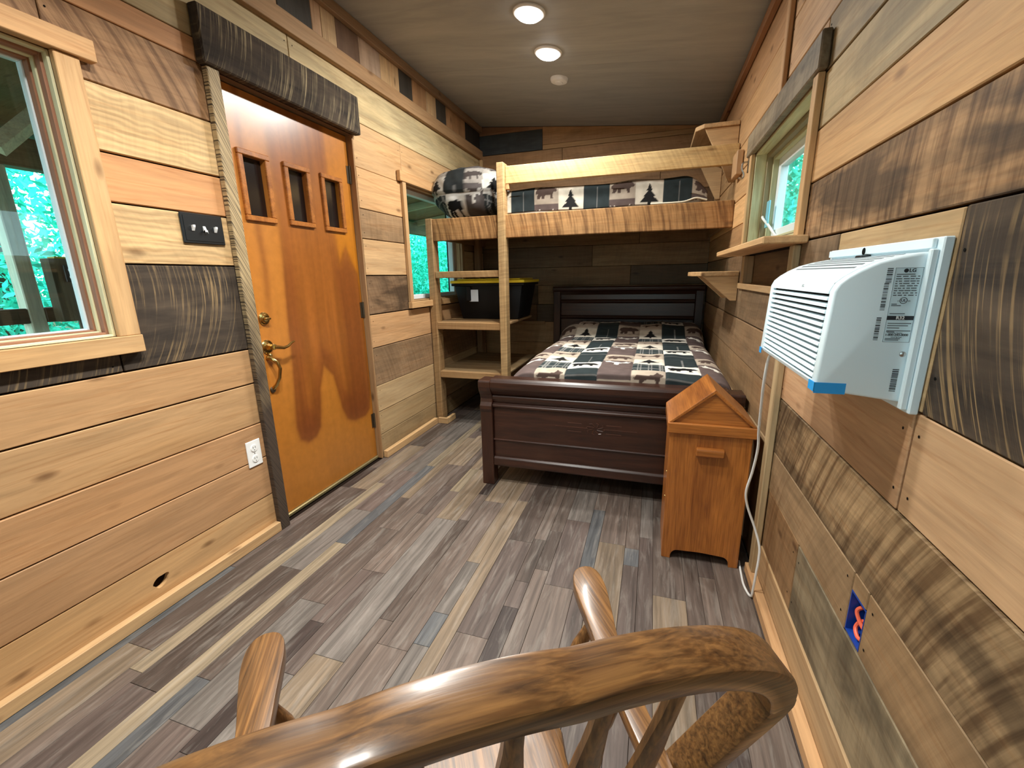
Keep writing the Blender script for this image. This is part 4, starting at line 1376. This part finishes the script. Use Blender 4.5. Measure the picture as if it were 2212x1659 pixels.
# legs and stretchers
feet = {}
for sx_ in (-1, 1):
    for (yt, yb, k_) in ((-.265, -.345, 'b'), (-.03, .02, 'f')):
        top = Vector((sx_ * .135, yt, .430)); bot = Vector((sx_ * .205, yb, 0.0))
        pp = [top.lerp(bot, t) for t in np.linspace(0, 1, 11)]
        cpart(MB().tube(pp, [.012, .014, .019, .022, .021, .016, .020, .019, .016, .013, .011], 14), 'leg', (0, 0, 1), True)
        feet[(sx_, k_)] = (top, bot)
mid = {}
for sx_ in (-1, 1):
    a = feet[(sx_, 'b')][0].lerp(feet[(sx_, 'b')][1], .6); b = feet[(sx_, 'f')][0].lerp(feet[(sx_, 'f')][1], .6)
    cpart(MB().tube([a.lerp(b, t) for t in np.linspace(0, 1, 9)], [.008, .009, .011, .014, .016, .014, .011, .009, .008], 10), 'stretcher', (0, 1, 0), True)
    mid[sx_] = a.lerp(b, .5)
cpart(MB().tube([mid[-1].lerp(mid[1], t) for t in np.linspace(0, 1, 9)], [.008, .009, .011, .014, .016, .014, .011, .009, .008], 10), 'stretcher', (1, 0, 0), True)

# ================================================================== AIR CONDITIONER
ac = thing('air_conditioner', 'white window air conditioner set through the right wall with label and blue tape', 'air conditioner', (.40, 1.16, .98))
AY0, AY1 = .935, 1.392
prof = [(.461, 1.243), (.432, 1.240), (.400, 1.234), (.372, 1.226), (.348, 1.214), (.330, 1.202), (.317, 1.190), (.311, 1.176), (.303, 1.006), (.306, .998), (.314, .992), (.38, .984), (.461, .974)]
prof_in = prof[:7] + [(.326, 1.176), (.320, 1.006)] + prof[9:]
MB().prism(prof, 1, AY0, AY0 + .024).build('side_cap', M_AC, ac, bevel=.005, seg=3, smooth=True, angle=50)
MB().prism(prof, 1, AY1 - .024, AY1).build('side_cap', M_AC, ac, bevel=.004, seg=2, smooth=True, angle=50)
body = MB().prism(prof_in, 1, AY0 + .0242, AY1 - .0242).build('housing', M_AC, ac)
MB().box((.3190, AY0 + .026, 1.008), (.3215, AY1 - .026, 1.174)).build('grille_shadow', M_VOID, body)
MB().prism([(.311, 1.176), (.3175, 1.1905), (.330, 1.190), (.330, 1.172), (.310, 1.171)], 1, AY0 + .0242, AY1 - .0242).build('grille_header', M_AC, body)
MB().prism([(.303, 1.006), (.306, .998), (.330, .998), (.330, 1.008)], 1, AY0 + .0242, AY1 - .0242).build('grille_sill', M_AC, body)
for k in range(13):
    zc = 1.0155 + k * .0122
    xo = .3035 + (zc - 1.006) * .036
    MB().prism([(xo, zc - .0030), (xo + .001, zc + .0022), (xo + .012, zc + .0046), (xo + .014, zc + .003), (xo + .006, zc - .003)], 1, AY0 + .0242, AY1 - .0242).build('louver', M_AC, ac)
for (pa, pb) in ((2, 3), (3, 4), (1, 2)):
    a = Vector(prof[pa]); b = Vector(prof[pb])
    for t in (.2, .7):
        p = a.lerp(b, t); d = (b - a).normalized(); nn = Vector((-abs(d.y), abs(d.x)))
        q = [p + d * .0022 + nn * .0006, p - d * .0022 + nn * .0006, p - d * .0022 - nn * .004, p + d * .0022 - nn * .004]
        MB().prism([tuple(v) for v in q], 1, AY0 + .05, AY1 - .05).build('vent_slot', M_GREYINK, ac)
MB().box((.428, 1.17, 1.2385), (.452, 1.20, 1.2445)).build('latch', M_BLACK, ac, bevel=.002)
fl_ = MB().box((.447, AY0 - .018, .960), (.4615, AY1 + .016, 1.264)).build('wall_flange', M_AC, ac, bevel=.002)
MB().box((.440, AY0 - .0005, 1.246), (.4465, AY1 + .005, 1.262)).build('top_bar', M_AC, fl_, bevel=.001)
MB().lathe([(.008, 0), (.007, .001)], 12, Matrix.Translation((.4398, 1.19, 1.253)) @ Matrix.Rotation(-PI / 2, 4, 'Y')).build('bolt_hole', M_VOID, fl_)
MB().box((.436, AY0 - .012, .966), (.4468, AY0 - .0005, 1.245)).build('side_lip', M_AC, fl_, bevel=.002)
# print on the near side
RX = Matrix.Rotation(PI / 2, 4, 'X')


def text(nm, s, x, y, z, size, mat, parent, rot=RX, ext=0.0002, bold=0.0):
    cu = bpy.data.curves.new(nm, 'FONT')
    cu.body = s; cu.size = size; cu.extrude = ext; cu.offset = bold
    cu.align_x = 'CENTER'; cu.align_y = 'CENTER'
    tmp = bpy.data.objects.new(nm + '_tmp', cu)
    COL.objects.link(tmp)
    dg = bpy.context.evaluated_depsgraph_get()
    me = bpy.data.meshes.new_from_object(tmp.evaluated_get(dg))
    bpy.data.objects.remove(tmp)
    me.materials.clear(); me.materials.append(mat)
    o = bpy.data.objects.new(nm, me)
    return link(o, parent, Matrix.Translation((x, y, z)) @ rot)


ly = AY0 - .0004
lab = MB().box((.396, ly, 1.087), (.4355, ly + .0003, 1.2155)).build('rating_label', M_PAPER, ac)
yy = ly - .0002
mb = MB()
for (x0, z0, x1, z1) in ((.396, 1.2149, .4355, 1.2155), (.396, 1.087, .4355, 1.0876), (.396, 1.087, .3966, 1.2155), (.4349, 1.087, .4355, 1.2155)):
    mb.box((x0, yy, z0), (x1, yy + .0001, z1))
rr_ = random.Random(5)
for z in np.linspace(1.200, 1.168, 9):           # small lines of print
    xx = .399
    while xx < .432:
        w = rr_.uniform(.003, .009)
        mb.box((xx, yy, z), (min(xx + w, .4325), yy + .0001, z + .0018)); xx += w + rr_.uniform(.0008, .003)
for z, wd in ((1.1195, .034), (1.1155, .030), (1.1115, .018), (1.1065, .035), (1.1045, .012), (1.0925, .022), (1.0900, .020), (1.153, .008), (1.1505, .014), (1.1365, .022), (1.2035, .026)):
    mb.box((.399, yy, z), (.399 + wd, yy + .0001, z + .0016))
mb.build('fine_print', M_GREYINK, lab)
MB().lathe([(.0034, 0), (.0033, .0001)], 20, Matrix.Translation((.4115, yy, 1.2105)) @ RX).build('round_emblem', M_INK, lab)
text('lettering', 'LG', .4205, yy, 1.2105, .0082, M_INK, lab, bold=.0002)
ul = MB()
ring = [(.4155 + .0052 * math.cos(a), yy, 1.160 + .0052 * math.sin(a)) for a in np.linspace(0, 2 * PI, 25)]
ul.tube(ring, .0005, 5); ul.build('approval_ring', M_INK, lab)
text('lettering', 'UL', .4155, yy, 1.160, .0062, M_INK, lab, bold=.0001)
text('lettering', 'c', .4080, yy, 1.1595, .004, M_INK, lab); text('lettering', 'us', .4235, yy, 1.1595, .004, M_INK, lab)
MB().box((.3965, yy, 1.1262), (.4348, yy + .0001, 1.1335)).build('black_bar', M_INK, lab)
text('lettering', 'R32', .4156, yy - .0002, 1.1299, .0078, M_WHITE, lab, bold=.00015)
text('lettering', '1-800-243-0000', .4150, yy, 1.1000, .0052, M_INK, lab, bold=.0001)
text('lettering', 'Customer Service', .4120, yy, 1.1035, .0030, M_INK, lab)
text('lettering', 'www.lg.com', .4150, yy, 1.0962, .0032, M_INK, lab)


def barcode(x0, x1, z0, z1, seed):
    mb = MB(); r = random.Random(seed); z = z0
    while z < z1:
        h_ = r.choice((.0006, .0009, .0014, .002)); mb.box((x0, yy, z), (x1, yy + .0001, min(z + h_, z1))); z += h_ + r.choice((.0006, .0009, .0014))
    mb.build('barcode', M_INK, ac)


barcode(.3835, .3905, 1.143, 1.190, 1); barcode(.3845, .3930, 1.190, 1.2155, 2); barcode(.3815, .3885, 1.090, 1.131, 3); barcode(.4195, .4290, .997, 1.039, 4)
MB().lathe([(.0050, 0), (.0046, .002), (.002, .003)], 16, Matrix.Translation((.4295, AY0, 1.066)) @ RX).build('screw', M_STEEL, ac, smooth=True)
text('logo_lettering', 'LG', .3125, 1.12, 1.181, .011, M_GREYINK, ac, rot=Matrix.Rotation(-PI / 2, 4, 'Z') @ RX)
# blue tape on the lower corners
MB().box((.3022, AY0 - .0009, .9865), (.353, AY0 - .0002, 1.0075)).build('blue_tape', M_TAPE, ac)
MB().box((.3012, AY0 - .0009, .9895), (.3026, AY0 + .03, 1.0075)).build('blue_tape', M_TAPE, ac)
MB().box((.3012, AY1 - .02, .9895), (.3026, AY1 + .0005, 1.0055)).build('blue_tape', M_TAPE, ac)
# power cord
cord = catmull([(.335, 1.372, .996), (.326, 1.385, .970), (.330, 1.42, .888), (.340, 1.46, .819), (.356, 1.52, .708), (.367, 1.55, .633), (.366, 1.58, .534), (.359, 1.60, .448), (.372, 1.61, .384), (.403, 1.61, .304),
                (.423, 1.60, .239), (.4255, 1.595, .190), (.4235, 1.595, .130), (.4235, 1.605, .055), (.4215, 1.617, .008), (.409, 1.677, .006), (.412, 1.763, .006), (.418, 1.84, .006)], 5)
MB().tube(cord, .0042, 8).build('power_cord', M_CORD, ac, smooth=True)

# ================================================================== SMALL WALL FITTINGS
sw = thing('light_switch', 'black three-gang light switch plate beside the door', 'light switch', (XL, 1.37, 1.42))
MB().box((XL + .001, 1.281, 1.363), (XL + .007, 1.456, 1.478)).build('switch_plate', M_BLACK, sw, bevel=.003)
MB().box((XL + .0071, 1.291, 1.373), (XL + .009, 1.446, 1.468)).build('plate_face', M_BLACK, sw, bevel=.0015)
for k, up in enumerate((1, -1, 1)):
    yc = 1.322 + k * .0465
    MB().prism([(XL + .009, 1.4105), (XL + .009, 1.4305), (XL + .012, 1.431), (XL + .021, 1.4205 + up * .012), (XL + .020, 1.4205 + up * .004), (XL + .012, 1.410)], 1, yc - .0052, yc + .0052).build('toggle', M_WHITE, sw, bevel=.001)

ou = thing('wall_outlet', 'white duplex outlet low on the left wall beside the door', 'outlet', (XL, 1.422, .43))
MB().box((XL + .001, 1.385, .374), (XL + .006, 1.460, .498)).build('cover_plate', M_WHITE, ou, bevel=.002)
for zc in (.410, .462):
    f = MB().lathe([(.0175, 0), (.0165, .003)], 20, atx(XL + .006, 1.4225, zc)).build('receptacle', M_WHITE, ou)
    for dy_ in (-.006, .006):
        MB().box((XL + .009, 1.4225 + dy_ - .001, zc - .001), (XL + .0096, 1.4225 + dy_ + .001, zc + .008)).build('slot', M_INK, f)
    MB().lathe([(.0022, 0), (.0021, .0006)], 8, atx(XL + .009, 1.4225, zc - .009)).build('slot', M_INK, f)
MB().lathe([(.003, 0), (.0025, .001)], 10, atx(XL + .006, 1.4225, .436)).build('screw', M_STEEL, ou)

eb = thing('electrical_box', 'open blue electrical box with loose orange wire in the right wall', 'electrical box', (XR, .987, .413))
a, b, z0, z1 = BOX_H
for lo, hi in (((XR + .002, a, z0), (XR + .066, a + .003, z1)), ((XR + .002, b - .003, z0), (XR + .066, b, z1)), ((XR + .002, a + .003, z0), (XR + .066, b - .003, z0 + .003)),
               ((XR + .002, a + .003, z1 - .003), (XR + .066, b - .003, z1)), ((XR + .066, a, z0), (XR + .069, b, z1))):
    MB().box(lo, hi).build('box_wall', M_BLUE, eb)
wp = catmull([(XR + .060, .978, .500), (XR + .030, 1.002, .490), (XR + .014, 1.010, .474), (XR + .016, .996, .455), (XR + .022, .976, .442), (XR + .016, .968, .430), (XR + .012, .985, .424), (XR + .014, 1.004, .434), (XR + .022, 1.003, .452), (XR + .028, .986, .462), (XR + .06, .98, .45)], 6)
MB().tube(wp, .0042, 8).build('orange_wire', M_ORANGE, eb, smooth=True)

# boarded-over recess below the window shelf
board('recess_panel', wall_right, M_LUM, (XR + .045, 1.815, 1.150), (XR + .06, 2.70, 1.305), 'y', (120, 88, 58), 0, 30)
board('recess_strip', wall_right, M_LUM, (XR - .004, 1.7455, 1.156), (XR + .044, 1.823, 1.299), 'z', (196, 168, 128), 0, 20)
board('recess_strip', wall_right, M_LUM, (XR - .004, 2.683, 1.156), (XR + .044, 2.74, 1.299), 'z', (176, 142, 102))
board('recess_strip', wall_right, M_LUM, (XR - .010, 1.7455, 1.126), (XR + .044, 2.78, 1.1555), 'y', (186, 150, 108))

# shelves
ws = board('window_shelf', None, M_LUM, (.330, 1.655, 1.301), (XR - .001, 2.78, 1.326), 'y', (214, 170, 120), bevel=.004)
tag(ws, 'long board shelf under the small right window', 'shelf')


def bracket_shelf(label, y0, y1, z0, z1, xo, drop, tone):
    r = thing('wall_shelf', label, 'shelf', (XR, y0, z0))
    poly = [(XR - .002, y0), (xo + .045, y0), (xo, y0 + .06), (xo, y1), (XR - .002, y1)]
    mb = MB().prism(poly, 2, z0, z1)
    o = mb.build('shelf_board', M_LUM, r, M=Matrix.Translation(((xo + XR) / 2, (y0 + y1) / 2, (z0 + z1) / 2)) @ ROT['y'], bevel=.003)
    o.color = (*lin(tone), 0.1); o.pass_index = 10
    for yy_ in (y0 + .012, y1 - .05):
        mb = MB().prism([(XR - .002, z0 - .0005), (xo + .055, z0 - .0005), (XR - .035, z0 - drop), (XR - .002, z0 - drop)], 1, yy_, yy_ + .020)
        o = mb.build('bracket', M_LUM, r, bevel=.002)
        o.color = (*lin(tone), 0.0)
    return r


bracket_shelf('small bracket shelf low on the right wall above the lower bed', 2.80, 3.20, 1.196, 1.222, .215, .14, (196, 160, 116))
bracket_shelf('bracket shelf high on the right wall above the guard rail', 3.305, 4.05, 2.112, 2.138, .205, .33, (196, 162, 120))

hk = thing('coat_hook', 'metal hook on the right wall beside the guard rail', 'hook', (XR, 2.86, 1.78))
MB().box((XR - .006, 2.845, 1.745), (XR - .001, 2.875, 1.835)).build('hook_plate', M_OLDMETAL, hk, bevel=.002)
MB().tube(catmull([(XR - .004, 2.86, 1.80), (XR - .030, 2.858, 1.795), (XR - .034, 2.856, 1.765), (XR - .022, 2.854, 1.735), (XR - .030, 2.853, 1.715), (XR - .048, 2.852, 1.722)], 4), .005, 8).build('hook_arm', M_STEEL, hk, smooth=True)

cl3 = MB().box((XR + .062, 2.58, 1.43), (XR + .070, 2.63, 1.56)).build('window_clip', plain('pale_blue_plastic', (120, 190, 210), .4), None, bevel=.003)
tag(cl3, 'pale blue plastic tab on the jamb of the small right window', 'clip')
wc = MB().tube(catmull([(XR + .055, 2.66, 1.49), (XR + .05, 2.61, 1.475), (XR + .07, 2.58, 1.44), (XR + .09, 2.55, 1.40), (XR + .10, 2.50, 1.375)], 5), .006, 8).build('white_cord', M_CORD, None, smooth=True)
tag(wc, 'short white cord hanging in the small right window', 'cord')

# ================================================================== CEILING LAMPS AND DETECTOR
TILT = Matrix.Rotation(math.atan(.1), 4, 'Y')
places = [(-.70, 2.57, 'round ceiling light nearer the viewer'), (-.70, 3.01, 'round ceiling light nearer the bunk'),
          (-.70, 1.25, 'round ceiling light before the door, above the frame'), (-.70, 0.80, 'round ceiling light over the armchair'), (-.70, -.75, 'round ceiling light behind the viewer')]
for (lx, ly_, lab_) in places:
    zc = ceil_z(lx)
    r = thing('ceiling_light', lab_, 'ceiling light', (lx, ly_, zc), 'round ceiling lights')
    Mx = Matrix.Translation((lx, ly_, zc - .0005)) @ TILT @ Matrix.Rotation(PI, 4, 'X')
    MB().lathe([(.086, 0), (.086, .006), (.080, .012), (.070, .013)], 32, Mx).build('trim_ring', M_WHITE, r, smooth=True)
    MB().lathe([(.069, .012), (.069, .018), (.057, .027), (.032, .034), (.004, .036)], 32, Mx).build('lens', M_LAMP, r, smooth=True)
    ld = bpy.data.lights.new('lamp_light', 'AREA')
    ld.shape = 'DISK'; ld.size = .13; ld.energy = LAMP_W * (1.0 if ly_ > 2 else 0.85 if ly_ > 0 else 0.6); ld.color = LAMP_COL
    ld.spread = PI if ly_ > 2 else math.radians(125)
    lo_ = bpy.data.objects.new('lamp_light', ld)
    link(lo_, r, Matrix.Translation((lx, ly_, zc - .045)) @ TILT)
sd = thing('smoke_detector', 'flat white smoke detector on the ceiling beyond the lights', 'smoke detector', (-.71, 3.40, ceil_z(-.71)))
Mx = Matrix.Translation((-.71, 3.40, ceil_z(-.71) - .0005)) @ TILT @ Matrix.Rotation(PI, 4, 'X')
MB().lathe([(.062, 0), (.062, .010), (.056, .022), (.040, .028)], 32, Mx).build('base', M_WHITE, sd, smooth=True)
MB().lathe([(.030, .0275), (.028, .033), (.012, .036)], 24, Mx).build('sensor_cap', M_WHITE, sd, smooth=True)

# ================================================================== OUTSIDE
gd = MB().box((-60, -40, -.62), (60, 70, -.6)).build('ground', M_GROUND, None)
tag(gd, 'forest ground outside the cabin', 'ground', kind='structure')
ORD = ['first', 'second', 'third', 'fourth', 'fifth', 'sixth', 'seventh', 'eighth', 'ninth', 'tenth', 'eleventh', 'twelfth', 'thirteenth', 'fourteenth', 'fifteenth']
dk = thing('porch_deck', 'board deck of the porch outside the left wall', 'deck', (-3.1, 2, -.1))
for k in range(17):
    xa = -4.36 + k * .145
    board('deck_board', dk, M_LUM, (xa, -2.5, -.12), (xa + .139, 9.5, -.09), 'y', (150, 128, 100), 0, 40)


def pthing(nm, lo, hi, g, tone, label, cat, saw=0.0, stain=15, group=None):
    o = board(nm, None, M_LUM, lo, hi, g, tone, saw, stain, .006)
    return tag(o, label, cat, group)


pthing('porch_post', (-4.26, 1.885, -.089), (-4.16, 1.975, 2.0), 'z', (240, 238, 222), 'pale porch post seen through the large left window', 'post')
pthing('porch_post', (-4.26, 6.10, -.089), (-4.16, 6.19, 2.0), 'z', (206, 200, 172), 'porch post farther along beyond the tall window', 'post')
pthing('porch_beam', (-4.27, -2.5, 2.001), (-4.15, 9.5, 2.20), 'y', (150, 124, 92), 'brown beam carrying the porch roof', 'beam', .2, 40)
pthing('porch_rail', (-4.24, -2.4, .955), (-4.16, 1.884, 1.06), 'y', (104, 86, 70), 'dark porch rail before the pale post', 'rail', .1, 40)
pthing('porch_rail', (-4.24, 1.976, .955), (-4.16, 6.099, 1.06), 'y', (104, 86, 70), 'dark porch rail beyond the pale post', 'rail', .1, 40)
for k, (ya, yb_) in enumerate(((-2.4, 1.884), (1.976, 6.099))):
    n_ = int((yb_ - ya) / .42)
    for i in range(n_):
        yc = ya + .2 + i * (yb_ - ya - .3) / n_
        pthing('porch_baluster', (-4.215, yc, -.089), (-4.185, yc + .03, .954), 'z', (110, 92, 74), '%s thin porch baluster from the pale post, on the %s side' % (ORD[(n_ - 1 - i) if k == 0 else i], 'near' if k == 0 else 'far'), 'baluster', group='porch balusters')
mb = MB(); prs = [(-4.75, 2.17), (-1.88, 2.52), (-1.88, 2.56), (-4.75, 2.21)]
rf = thing('porch_roof', 'low board roof over the porch', 'roof', (-3.3, 2, 2.2))
for k in range(12):
    MBp = MB().prism(prs, 1, -2.5 + k * 1.0, -2.5 + k * 1.0 + .99)
    o = MBp.build('roof_board', M_LUM, rf); o.color = (*lin((150, 124, 94)), .1)
for k in range(10):
    yc = -2.2 + k * 1.2
    o = MB().prism([(-4.6, 2.09), (-1.885, 2.42), (-1.885, 2.515), (-4.6, 2.183)], 1, yc, yc + .05).build('rafter', M_LUM, rf); o.color = (*lin((206, 196, 164)), 0)
br2 = MB().tube([(-3.62, 1.70, 1.98), (-3.62, 1.93, 2.22)], .05, 4).build('porch_brace', M_LUM, None); br2.color = (*lin((228, 218, 190)), 0)
tag(br2, 'pale diagonal brace under the porch roof', 'brace')
ob = thing('porch_outlet_post', 'dark wooden post stub with outdoor outlet on the porch rail', 'post', (-4.1, 2.1, 1.06))
board('stub', ob, M_LUM, (-4.159, 2.02, .955), (-4.06, 2.19, 1.40), 'z', (110, 92, 70), 0, 40)
pc = MB().box((-4.0595, 2.085, 1.235), (-4.045, 2.165, 1.355)).build('outlet_cover', M_BLACK, ob, bevel=.003)
for zc in (1.27, 1.32):
    MB().lathe([(.018, 0), (.016, .003)], 16, atx(-4.0448, 2.125, zc)).build('receptacle', M_WHITE, pc)
MB().box((-4.15, 2.06, 1.4005), (-4.07, 2.15, 1.413)).build('yellow_tag', M_YELLOW, ob)


def tree(label, c, rad, nleaf, size, trunk_h, seed, group):
    r = np.random.RandomState(seed)
    t_ = thing('tree', label, 'tree', (c[0], c[1], -.6), group)
    d = r.normal(size=(nleaf, 3)); d /= ((np.abs(d) ** 5).sum(1) ** .2)[:, None]
    rad_ = (r.rand(nleaf) ** .4)[:, None] * .95
    P = np.array(c) + d * rad_ * np.array(rad)
    P[:, 2] = np.maximum(P[:, 2], -.55)
    a = r.normal(size=(nleaf, 3)); a /= np.linalg.norm(a, axis=1)[:, None]
    b = np.cross(a, r.normal(size=(nleaf, 3))); b /= np.linalg.norm(b, axis=1)[:, None]
    s_ = size * (.6 + .8 * r.rand(nleaf))[:, None]
    V = np.concatenate([P - a * s_, P + b * s_ * .45, P + a * s_, P - b * s_ * .45], 0)
    n_ = nleaf
    idx = np.arange(n_)
    Fc = np.stack([idx, idx + n_, idx + 2 * n_, idx + 3 * n_], 1)
    me = bpy.data.meshes.new('crown')
    cc = np.array(c)
    me.from_pydata([tuple(v) for v in V - cc], [], Fc.tolist())
    me.materials.append(M_LEAF)
    o = bpy.data.objects.new('crown', me); link(o, t_, Matrix.Translation(c)); o['kind'] = 'stuff'
    MB().tube([(c[0], c[1], -.6), (c[0] + .05, c[1], c[2] * .5), (c[0], c[1] + .1, c[2] + rad[2] * .4)], [.16, .13, .06], 10).build('trunk', M_BARK, t_, smooth=True)


for i in range(8):
    cy_ = .2 + i * 3.02
    tree('%s leafy tree from the near end of the row beyond the porch' % ORD[i], (-7.4 - .12 * i, cy_, 1.05), (1.9, 1.49, 2.0), 12000, .050 + .005 * i, 1, i, 'trees outside left')
for i in range(4):
    tree('%s leafy tree outward from the small right window' % ORD[i], (2.5 + .95 * i, 6.6 + 3.3 * i, 1.6), (1.5 + .2 * i, 1.62, 2.6), 11000, .06 + .008 * i, 1, 40 + i, 'trees outside right')
